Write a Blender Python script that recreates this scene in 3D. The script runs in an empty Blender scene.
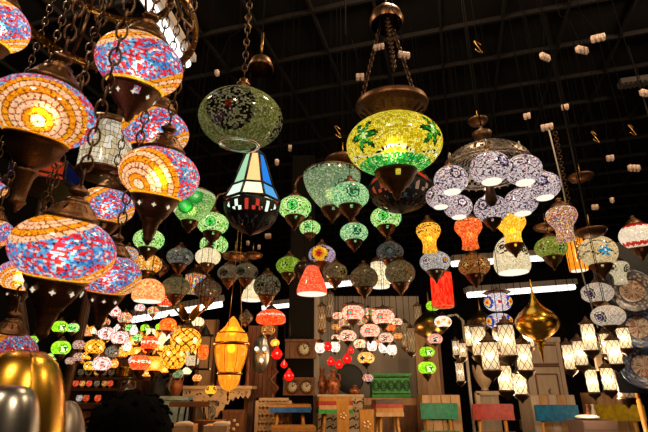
import bpy, math, random
from mathutils import Vector, Matrix
PI = math.pi
RND = random.Random(11)
S = bpy.context.scene
COL = S.collection
F = 460.0                                   # focal length in pixels of the 648 x 432 frame
TH = math.radians(20.7)
CAMZ = 1.05
CEIL = 3.7
YAW = math.radians(15.8)                    # the shop runs off to the right of the camera's heading

def at(px, py, d):
    x = (px - 324) / F * d
    v = (216 - py) / F * d
    return Vector((x, d * math.cos(TH) - v * math.sin(TH), CAMZ + d * math.sin(TH) + v * math.cos(TH)))

# depth of single hanging things, as a factor on the first guess, so that shades, cups and cords hang clear of each other
DADJ = {
    'clear glass lamp over the middle of the green chest': 1.03,
    'dark bowl shaped lamp gallery above the cream turquoise globe': 0.82,
    'dark gallery plate above the beaded pair': 1.03,
    'lattice lantern touching the long brass spike': 1.015,
    'bright lattice lantern left of the lowest plate': 0.91,
    'low lattice lantern above the yellow chair': 0.97,
    'dim greenish lattice lantern right above the yellow chair': 1.015,
    'unlit dark iron lantern left of the lime lamps, rear one': 1.015,
    'red and blue mosaic globe lamp cut off by the top left edge': 1.03,
    'mosaic globe lamp half hidden behind the bronze spire of the lamp under the strip light': 1.0454,
    'largest red and blue mosaic lamp, hanging low at the left': 0.97,
    'mosaic globe lamp tucked behind the right side of the largest one': 0.9161,
    'mosaic globe lamp tucked behind the left side of the largest one': 1.015,
    'wide pale green bowl lamp under a dark disc, left of the huge yellow globe': 1.015,
    'green globe lamp in line below the one beside the glowing green bowl': 1.1978,
    'green globe lamp below the gold swirl lamp at left': 0.985,
    'sea green globe lamp hanging below the wide pale bowl': 0.97,
    'dull brown globe lamp with tiny coloured dots, lowest under the cream globe': 1.1556,
    'amber glass globe lamp over the peach bell lamp': 1.07,
    'grey speckled globe lamp left of the cream globe': 0.93,
    'beaded brown globe lamp, right half of a touching pair': 0.97,
    'dark diamond patterned globe lamp left of the orange bell lamp': 1.03,
    'cream bell lamp with a lit underside behind the dark diamond globe': 1.015,
    'dark maroon globe lamp touching the orange bell lamp': 0.95,
    'speckled multicolour vase shaped lamp beside the hanging white flex': 0.88,
    'grey marbled globe lamp with red and blue flowers below the yellow vase lamp': 1.015,
    'amber brown globe lamp with diamond marks below the orange vase lamp': 1.03,
    'cream bell lamp with black outlined leaves': 0.985,
    'yellow drum lamp behind the cream and turquoise globe': 1.015,
    'lower almond shaped cream lamp with a violet eye, left of the plates': 0.82,
    'small speckled globe lamp between the almond lamps and plates': 1.015,
    'small cream mosaic globe at the lower right of the cluster': 0.985,
    'tiny amber globe left of the pink cluster': 1.015,
    'small brown flowered globe lamp above the shelf cups': 1.015,
    'red floral globe lamp under the strip light in the left cluster': 0.97,
    'small amber globe lamp over the white belted one': 0.985,
    'amber globe lamp left of the amber tulip lamp': 0.97,
    'small amber globe lamp low over the black bottle cap': 1.015,
    'tiny brown flowered globe lamp right of the big lime globe foot': 0.985,
    'small amber globe lamp right of the large amber lattice globe': 1.015,
    'second from the left globe lamp in the far upper row behind the left cluster': 0.97,
    'fourth from the left globe lamp in the far upper row behind the left cluster': 0.97,
    'third from the right globe lamp in the far upper row behind the left cluster': 0.985,
    'third from the left globe lamp in the far lower row behind the left cluster': 0.985,
    'middle globe lamp in the far lower row behind the left cluster': 1.015,
    'dull gold onion pendant behind the red drum lamp': 1.0609,
    'red glass drop lamp, right of the five, beside the yellow eyed lamp': 1.03,
    'mosaic globe lamp in the upper left below the white strip light': 1.015,
    'unlit dark iron lantern under the dull gold onion pendant': 1.07,
    'terminal between the tapered lantern and the beaded pair': 0.95,
    'green and yellow checked lamp behind the brown dotted globe': 1.16,
}
def dep(label, d): return d * DADJ.get(label, 1)

def lin(h):
    h = h.lstrip('#')
    c = [int(h[i:i + 2], 16) / 255 for i in (0, 2, 4)]
    return tuple(x / 12.92 if x <= .04045 else ((x + .055) / 1.055) ** 2.4 for x in c)

# ------------------------------------------------------------------ materials
def new_mat(name):
    m = bpy.data.materials.new(name); m.use_nodes = True
    nt = m.node_tree; nt.nodes.clear()
    return m, nt, nt.nodes, nt.links

def mat(name, hx, metal=0.0, rough=.5, var=.25, scale=12.0, emit=0.0, bump=0.0, hx2=None, stretch=None, spec=.5):
    m, nt, N, L = new_mat(name)
    out = N.new('ShaderNodeOutputMaterial'); p = N.new('ShaderNodeBsdfPrincipled')
    L.new(p.outputs[0], out.inputs[0])
    p.inputs['Metallic'].default_value = metal; p.inputs['Roughness'].default_value = rough
    p.inputs['Specular IOR Level'].default_value = spec
    c = lin(hx); c2 = lin(hx2) if hx2 else tuple(x * (1 - var) for x in c)
    tc = N.new('ShaderNodeTexCoord'); mp = N.new('ShaderNodeMapping'); ns = N.new('ShaderNodeTexNoise')
    L.new(tc.outputs['Object'], mp.inputs[0]); L.new(mp.outputs[0], ns.inputs['Vector'])
    mp.inputs['Scale'].default_value = stretch or (1, 1, 1)
    ns.inputs['Scale'].default_value = scale; ns.inputs['Detail'].default_value = 4
    rp = N.new('ShaderNodeValToRGB'); L.new(ns.outputs['Fac'], rp.inputs[0])
    rp.color_ramp.elements[0].position = .35; rp.color_ramp.elements[1].position = .65
    rp.color_ramp.elements[0].color = (*c2, 1); rp.color_ramp.elements[1].color = (*c, 1)
    L.new(rp.outputs[0], p.inputs['Base Color'])
    if bump:
        b = N.new('ShaderNodeBump'); b.inputs['Strength'].default_value = bump; b.inputs['Distance'].default_value = .01
        L.new(ns.outputs['Fac'], b.inputs['Height']); L.new(b.outputs[0], p.inputs['Normal'])
    if emit:
        L.new(rp.outputs[0], p.inputs['Emission Color']); p.inputs['Emission Strength'].default_value = emit
    return m

def shade_material():
    """stained-glass tiles: colour of each tile from the mesh, dark grout at tile edges, glass that passes the bulb's light"""
    m, nt, N, L = new_mat('mosaic_glass')
    out = N.new('ShaderNodeOutputMaterial')
    a = N.new('ShaderNodeAttribute'); a.attribute_name = 'Col'
    g = N.new('ShaderNodeAttribute'); g.attribute_type = 'OBJECT'; g.attribute_name = 'glow'
    uv = N.new('ShaderNodeUVMap'); uv.uv_map = 'tile'
    sp = N.new('ShaderNodeSeparateXYZ'); L.new(uv.outputs[0], sp.inputs[0])
    def math_n(op, x, y=None):
        n = N.new('ShaderNodeMath'); n.operation = op
        for i, q in enumerate((x, y)):
            if q is None: continue
            if isinstance(q, (int, float)): n.inputs[i].default_value = q
            else: L.new(q, n.inputs[i])
        return n.outputs[0]
    dx = math_n('ABSOLUTE', math_n('SUBTRACT', sp.outputs[0], .5)); dy = math_n('ABSOLUTE', math_n('SUBTRACT', sp.outputs[1], .5))
    mask = math_n('LESS_THAN', math_n('MAXIMUM', dx, dy), .455)
    mul = N.new('ShaderNodeMix'); mul.data_type = 'RGBA'; mul.inputs['A'].default_value = (.02, .012, .008, 1)
    L.new(mask, mul.inputs['Factor']); L.new(a.outputs['Color'], mul.inputs['B'])
    c = mul.outputs['Result']
    em = N.new('ShaderNodeEmission'); L.new(c, em.inputs[0]); L.new(g.outputs['Fac'], em.inputs[1])  # emission set per object, given to unlit shades as well
    tr = N.new('ShaderNodeBsdfTranslucent'); L.new(c, tr.inputs[0])
    rf = N.new('ShaderNodeBsdfRefraction'); L.new(c, rf.inputs[0]); rf.inputs['Roughness'].default_value = .75; rf.inputs['IOR'].default_value = 1.12
    df = N.new('ShaderNodeBsdfDiffuse'); L.new(c, df.inputs[0])
    gl = N.new('ShaderNodeBsdfGlossy'); gl.inputs['Roughness'].default_value = .12
    def mix(f, x, y):
        n = N.new('ShaderNodeMixShader'); n.inputs[0].default_value = f
        L.new(x.outputs[0], n.inputs[1]); L.new(y.outputs[0], n.inputs[2]); return n
    s = mix(.5, mix(.55, df, tr), rf); s = mix(.05, s, gl)
    ad = N.new('ShaderNodeAddShader'); L.new(s.outputs[0], ad.inputs[0]); L.new(em.outputs[0], ad.inputs[1])
    L.new(ad.outputs[0], out.inputs[0])
    try: m.cycles.emission_sampling = 'NONE'
    except Exception: pass
    return m

def emitter(name, hx, k, sample=True):
    m, nt, N, L = new_mat(name)
    out = N.new('ShaderNodeOutputMaterial'); e = N.new('ShaderNodeEmission')
    e.inputs[0].default_value = (*lin(hx), 1); e.inputs[1].default_value = k
    L.new(e.outputs[0], out.inputs[0])
    if not sample:
        m.cycles.emission_sampling = 'NONE'
    return m

def plate_material():
    m, nt, N, L = new_mat('painted_ceramic')
    out = N.new('ShaderNodeOutputMaterial'); p = N.new('ShaderNodeBsdfPrincipled'); L.new(p.outputs[0], out.inputs[0])
    a = N.new('ShaderNodeAttribute'); a.attribute_name = 'Col'
    L.new(a.outputs['Color'], p.inputs['Base Color']); p.inputs['Roughness'].default_value = .25
    return m

MT = {}
def setup_materials():
    M = MT
    M['shade'] = shade_material(); M['plate'] = plate_material()
    M['bronze'] = mat('dark_bronze', '#7c5636', .85, .4, .5, 30, bump=.15)
    M['bronze2'] = mat('dull_bronze', '#6a4e38', .85, .45, .5, 30)
    M['brass'] = mat('aged_brass', '#a27a40', 1, .32, .45, 25)
    M['gold'] = mat('polished_brass', '#e6ac3c', 1, .27, .25, 8)
    M['silver'] = mat('brushed_silver', '#b8b4ac', 1, .28, .3, 8)
    M['steel'] = mat('dull_steel', '#8c8074', .9, .4, .3, 20)
    M['black'] = mat('black_metal', '#1a1714', .3, .5, .3, 20)
    M['cord'] = mat('black_cord', '#0a0807', 0, .9, .2, 20, spec=.03)
    M['wire'] = mat('white_wire', '#b9ab98', 0, .5, .2, 20)
    M['terminal'] = mat('terminal_plastic', '#d8b9a4', 0, .45, .15, 40)
    M['ceil'] = mat('black_ceiling', '#0d0b0a', 0, .9, .3, 3, spec=.1)
    M['grid'] = mat('black_ceiling_grid', '#151211', 0, .7, .2, 5, spec=.1)
    M['fitting'] = mat('grey_fitting', '#4a4440', 0, .6, .2, 5, spec=.2)
    M['wall'] = mat('dark_wall', '#16110e', 0, .85, .3, 2, spec=.15)
    M['greywall'] = mat('taupe_wall', '#b4a494', 0, .8, .12, 3)
    M['floor'] = mat('dark_floor', '#2a211b', 0, .5, .3, 3)
    M['wood'] = mat('brown_wood', '#7a4a26', 0, .5, .45, 6, hx2='#54301a', stretch=(6, 6, .8))
    M['redwood'] = mat('reddish_wood', '#8a4a26', 0, .45, .45, 7, hx2='#5c2a14', stretch=(8, 8, .6))
    M['palewood'] = mat('pale_wood', '#c0956a', 0, .6, .3, 6, hx2='#a4784c', stretch=(5, 5, .8))
    M['greywood'] = mat('weathered_grey_wood', '#bca48c', 0, .65, .3, 6, hx2='#aa9480', stretch=(6, 6, .7))
    M['darkwood'] = mat('dark_wood', '#4a2c1a', 0, .45, .4, 6, stretch=(1, 6, 6))
    M['goldwood'] = mat('honey_wood', '#b47c34', 0, .4, .3, 8, stretch=(6, 6, 1))
    M['ivory'] = mat('ivory_paint', '#d8b892', 0, .6, .18, 14)
    for n, h in dict(red='#a02a1c', green='#12805a', blue='#1f6a94', yellow='#b89818', lgreen='#3d9c3f', dgreen='#1c5424', bblue='#1c62b4', paleblue='#7f98a2').items():
        M['paint_' + n] = mat(n + '_paint', h, 0, .5, .4, 30, bump=.1)
    M['darkpaint'] = mat('chalk_black', '#0c0d10', 0, .6, .3, 10)
    M['copper'] = mat('hammered_copper', '#d88050', .35, .4, .6, 40, hx2='#6c3c24', bump=.4)
    M['cloth'] = mat('white_cloth', '#d8ccc0', 0, .9, .2, 20)
    M['card'] = mat('brown_card', '#4a342a', 0, .8, .2, 10)
    M['hair'] = mat('black_hair', '#060505', 0, .9, .4, 60, bump=.5, spec=.05)
    M['skin'] = mat('skin', '#9a6a50', 0, .6, .1, 20)
    M['jacket'] = mat('black_cloth', '#0a090a', 0, .9, .3, 30, spec=.05)
    M['tube'] = emitter('fluorescent_tube', '#fff6ee', 2.6)
    M['disc'] = emitter('lit_diffuser', '#fff2dc', 1.15, False)
    M['star'] = emitter('lit_star_hole', '#ffe8c8', .9, False)
    M['bulb'] = emitter('bulb', '#ffe9c4', 9)
    M['clockface'] = mat('clock_face', '#d8c8ac', 0, .5, .1, 20)
    M['glass'] = None
    m, nt, N, L = new_mat('clear_glass')
    out = N.new('ShaderNodeOutputMaterial'); p = N.new('ShaderNodeBsdfPrincipled'); L.new(p.outputs[0], out.inputs[0])
    p.inputs['Base Color'].default_value = (.75, .8, .76, 1); p.inputs['Transmission Weight'].default_value = .9; p.inputs['Roughness'].default_value = .12
    M['glass'] = m
setup_materials()

# ------------------------------------------------------------------ mesh building
class MB:
    def __init__(s): s.v = []; s.f = []; s.c = []
    def lathe(s, prof, n=24, skip=None, flat=1.0):
        """prof: [(r, z)] ; skip(i, j) True leaves a hole"""
        b = len(s.v); k = len(prof)
        for r, z in prof:
            for i in range(n):
                a = 2 * PI * i / n
                s.v.append((r * math.sin(a), -r * math.cos(a) * flat, z))
        for j in range(k - 1):
            for i in range(n):
                if skip and skip(i, j): continue
                i2 = (i + 1) % n
                s.f.append((b + j * n + i, b + j * n + i2, b + (j + 1) * n + i2, b + (j + 1) * n + i))
        return s
    def tube(s, pts, r, n=6, closed=False, r2=None):
        pts = [Vector(p) for p in pts]; b = len(s.v); k = len(pts)
        ref = None
        for j, p in enumerate(pts):
            if closed: t = pts[(j + 1) % k] - pts[j - 1]
            else: t = pts[min(j + 1, k - 1)] - pts[max(j - 1, 0)]
            t = t.normalized() if t.length > 1e-9 else Vector((0, 0, 1))
            if ref is None:
                ref = Vector((1, 0, 0)) if abs(t.x) < .9 else Vector((0, 1, 0))
            x = (ref - t * ref.dot(t)).normalized(); y = t.cross(x); ref = x
            rr = r if r2 is None else r + (r2 - r) * j / max(1, k - 1)
            for i in range(n):
                a = 2 * PI * i / n
                s.v.append(tuple(p + x * (rr * math.cos(a)) + y * (rr * math.sin(a))))
        m = k if closed else k - 1
        for j in range(m):
            j2 = (j + 1) % k
            for i in range(n):
                i2 = (i + 1) % n
                s.f.append((b + j * n + i, b + j * n + i2, b + j2 * n + i2, b + j2 * n + i))
        if not closed:
            s.f.append(tuple(b + i for i in reversed(range(n)))); s.f.append(tuple(b + (k - 1) * n + i for i in range(n)))
        return s
    def box(s, c, d, rot=None, taper=1.0):
        b = len(s.v); c = Vector(c)
        for z in (-1, 1):
            for x, y in ((-1, -1), (1, -1), (1, 1), (-1, 1)):
                k = taper if z > 0 else 1
                p = Vector((x * d[0] / 2 * k, y * d[1] / 2 * k, z * d[2] / 2))
                if rot: p = rot @ p
                s.v.append(tuple(c + p))
        for q in ((3, 2, 1, 0), (4, 5, 6, 7), (0, 1, 5, 4), (1, 2, 6, 5), (2, 3, 7, 6), (3, 0, 4, 7)):
            s.f.append(tuple(b + i for i in q))
        return s
    def prism(s, pts, y0, y1):
        """outline in the XZ plane, thickness along Y"""
        b = len(s.v); n = len(pts)
        for y in (y0, y1):
            for x, z in pts: s.v.append((x, y, z))
        s.f.append(tuple(b + i for i in range(n))); s.f.append(tuple(b + n + i for i in reversed(range(n))))
        for i in range(n):
            j = (i + 1) % n
            s.f.append((b + j, b + i, b + n + i, b + n + j))
        return s
    def poly(s, pts):
        b = len(s.v); s.v += [tuple(p) for p in pts]; s.f.append(tuple(range(b, b + len(pts)))); return s
    def ball(s, c, r, n=10, sz=1.0):
        c = Vector(c); b = len(s.v); m = max(4, n // 2)
        for j in range(m + 1):
            t = PI * j / m
            for i in range(n):
                a = 2 * PI * i / n
                s.v.append((c.x + r * math.sin(t) * math.cos(a), c.y + r * math.sin(t) * math.sin(a), c.z - r * sz * math.cos(t)))
        for j in range(m):
            for i in range(n):
                i2 = (i + 1) % n
                s.f.append((b + j * n + i, b + j * n + i2, b + (j + 1) * n + i2, b + (j + 1) * n + i))
        return s
    def mesh(s, name, m, smooth=True):
        me = bpy.data.meshes.new(name); me.from_pydata(s.v, [], s.f)
        if smooth:
            me.polygons.foreach_set('use_smooth', [True] * len(me.polygons))
        me.materials.append(m); me.update()
        return me

def link(name, me, parent=None, loc=(0, 0, 0), rot=(0, 0, 0), sc=None, label=None):
    o = bpy.data.objects.new(name, me); COL.objects.link(o)
    o.location = loc; o.rotation_euler = rot
    if sc is not None: o.scale = sc if isinstance(sc, (tuple, list)) else (sc, sc, sc)
    if parent: o.parent = parent
    if label: o['label'] = label
    return o
def part(name, mb, m, parent, smooth=True, **k):
    return link(name, mb.mesh(name, MT[m] if isinstance(m, str) else m, smooth), parent, **k)
def thing(name, label, cat, loc=(0, 0, 0), rz=0, group=None):
    o = bpy.data.objects.new(name, None); COL.objects.link(o); o.empty_display_size = .05
    o.location = loc; o.rotation_euler = (0, 0, rz); o['label'] = label; o['category'] = cat
    if group: o['group'] = group
    return o
def tag(o, label, cat, group=None):
    o['label'] = label; o['category'] = cat
    if group: o['group'] = group
    return o
def struct(name, mb, m):
    o = part(name, mb, m, None, False); o['kind'] = 'structure'; return o
CACHE = {}
def cached(key, fn):
    if key not in CACHE: CACHE[key] = fn()
    return CACHE[key]
def bulb_or_fill_light(loc, w, parent=None, col='#ffd9a0', r=.02):
    l = bpy.data.lights.new('bulb_or_fill_light', 'POINT'); l.energy = w; l.color = lin(col); l.shadow_soft_size = r
    o = bpy.data.objects.new('bulb_or_fill_light', l); COL.objects.link(o); o.location = loc
    if parent: o.parent = parent
    return o

# ------------------------------------------------------------------ lamp shades of coloured tiles
def profile(kind, asp):
    def globe(t):
        a = math.radians(34 + t * (155 - 34)); return math.sin(a), -math.cos(a) * asp
    def globe_low(t):
        a = math.radians(24 + t * (155 - 24)); return math.sin(a), -math.cos(a) * asp
    def globe_open(t):
        a = math.radians(26 + t * (165 - 26)); return math.sin(a), -math.cos(a) * asp
    def bowl(t):
        return (.3 + .7 * math.sin(t * PI / 2 * .97) ** .85), asp * (-1 + 2 * t)
    def vase(t):
        pts = [(.62, -1), (.56, -.75), (.55, -.45), (.62, -.15), (.84, .12), (.99, .38), (1, .62), (.9, .86), (.62, 1)]
        return interp(pts, t, asp)
    def bell(t):
        pts = [(.98, -1), (1, -.8), (.95, -.5), (.82, -.1), (.66, .3), (.5, .7), (.34, 1)]
        return interp(pts, t, asp)
    def hat(t):
        pts = [(.85, -.9), (1, -.6), (1, -.1), (.9, .35), (.66, .75), (.35, 1)]
        return interp(pts, t, asp)
    def cyl(t):
        pts = [(.92, -1), (1, -.8), (1, .8), (.92, 1)]
        return interp(pts, t, asp)
    def drop(t):
        pts = [(.3, -1), (.72, -.78), (.97, -.4), (1, -.1), (.82, .25), (.5, .6), (.25, 1)]
        return interp(pts, t, asp)
    def tulip(t):
        pts = [(.4, -1), (.75, -.8), (.95, -.35), (1, .1), (.92, .55), (.82, .85), (.86, 1)]
        return interp(pts, t, asp)
    def gourd(t):
        pts = [(.45, -1), (.85, -.7), (1, -.3), (.97, .1), (.8, .45), (.6, .8), (.4, 1)]
        return interp(pts, t, asp)
    return locals()[kind]
def interp(pts, t, asp):
    k = t * (len(pts) - 1); i = min(int(k), len(pts) - 2); f = k - i
    p0 = pts[max(i - 1, 0)]; p1 = pts[i]; p2 = pts[i + 1]; p3 = pts[min(i + 2, len(pts) - 1)]
    def cr(a, b, c, d): return .5 * (2 * b + (c - a) * f + (2 * a - 5 * b + 4 * c - d) * f * f + (3 * b - a - 3 * c + d) * f ** 3)
    return max(.02, cr(p0[0], p1[0], p2[0], p3[0])), asp * cr(p0[1], p1[1], p2[1], p3[1])

def surf(pf, u, t):
    r, z = pf(t); a = 2 * PI * (u - .5)
    return Vector((r * math.sin(a), -r * math.cos(a), z))

def tiles(kind, asp, nu, nv, P, seed, mname='shade', jit=.33, smooth=True):
    rnd = random.Random(seed); pf = profile(kind, asp)
    me = bpy.data.meshes.new('shade'); vs = []; fs = []; cols = []
    for j in range(nv + 1):
        for i in range(nu):
            du = dt = 0
            if 0 < j < nv:
                du = rnd.uniform(-jit, jit); dt = rnd.uniform(-jit, jit)
            if P.get('brick') and j % 2: du += .5
            vs.append(tuple(surf(pf, (i + du) / nu, (j + dt) / nv)))
    meds = []
    for md in P.get('meds', ()):
        c = surf(pf, md[0], md[1] - (.14 if kind.startswith('globe') and not P.get('keep') else 0)); meds.append((c, md))
    for j in range(nv):
        for i in range(nu):
            i2 = (i + 1) % nu
            fs.append((j * nu + i, j * nu + i2, (j + 1) * nu + i2, (j + 1) * nu + i))
            u, t = (i + .5) / nu, (j + .5) / nv
            p = surf(pf, u, t); col = None
            for t0, t1, pal in P.get('rows', ()):
                if t0 <= t < t1: col = rnd.choice(pal)
            if col is None:
                for c, md in meds:
                    rel = p - c; d = rel.length / md[2]
                    if len(md) > 4 and md[4]:
                        ax = Vector((math.cos(2 * PI * (md[0] - .5)), math.sin(2 * PI * (md[0] - .5)), 0))
                        th = math.atan2(rel.z, rel.dot(ax))
                        d /= (.68 + .32 * math.cos(md[4] * th))
                    if d < 1:
                        rings = md[3]; kr = min(int(d * len(rings)), len(rings) - 1); q = rings[kr]
                        if len(md) > 5:
                            fr = d * len(rings) - kr
                            ax = Vector((math.cos(2 * PI * (md[0] - .5)), math.sin(2 * PI * (md[0] - .5)), 0))
                            sec = math.atan2(rel.z, rel.dot(ax)) / (2 * PI) * (7 * kr + 5) + kr * .37
                            if fr < .2 or sec % 1 < (.16 if kr > 2 else .1): q = ['#8a4c08', '#6e3a06', '#a05c10']
                            else:
                                col = q[int(sec * 7919) % len(q)]; break
                        if q: col = rnd.choice(q)
                        break
            if col is None and P.get('lattice'):
                k, w, dark = P['lattice']
                x = u * k; y = t * k * .42 * asp + 0
                if abs((x + y) % 1 - .5) > .5 - w or abs((x - y) % 1 - .5) > .5 - w: col = rnd.choice(dark)
            if col is None and P.get('wave'):
                for t0, amp, k, hgt, pal in P['wave']:
                    e = t0 + amp * abs(math.sin(u * k * PI))
                    if e - hgt < t < e: col = rnd.choice(pal)
            if col is None:
                if P.get('clump'):
                    jj = (j + 1) // 2; ii = (i + jj % 2) // 2
                    hsh = (ii * 7349 + jj * 9151 + (ii * jj) * 53 + seed) * 2654435761 % 4294967296 >> 8
                    col = P['base'][hsh % len(P['base'])] if rnd.random() > .1 else '#241a20'
                else: col = rnd.choice(P['base'])
            cols.append(lin(col))
    me.from_pydata(vs, [], fs)
    me.uv_layers.new(name='tile'); me.color_attributes.new('Col', 'FLOAT_COLOR', 'CORNER'); uvl = me.uv_layers['tile']; ca = me.color_attributes['Col']
    g = P.get('grout', 1)
    q = ((0, 0), (1, 0), (1, 1), (0, 1)) if g else ((.5, .5),) * 4
    ub = []; cb = []
    for c in cols:
        for k in range(4): ub += q[k]; cb += (*c, 1)
    uvl.data.foreach_set('uv', ub); ca.data.foreach_set('color', cb)
    if smooth: me.polygons.foreach_set('use_smooth', [True] * len(fs))
    me.materials.append(MT[mname]); me.update()
    return me

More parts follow.
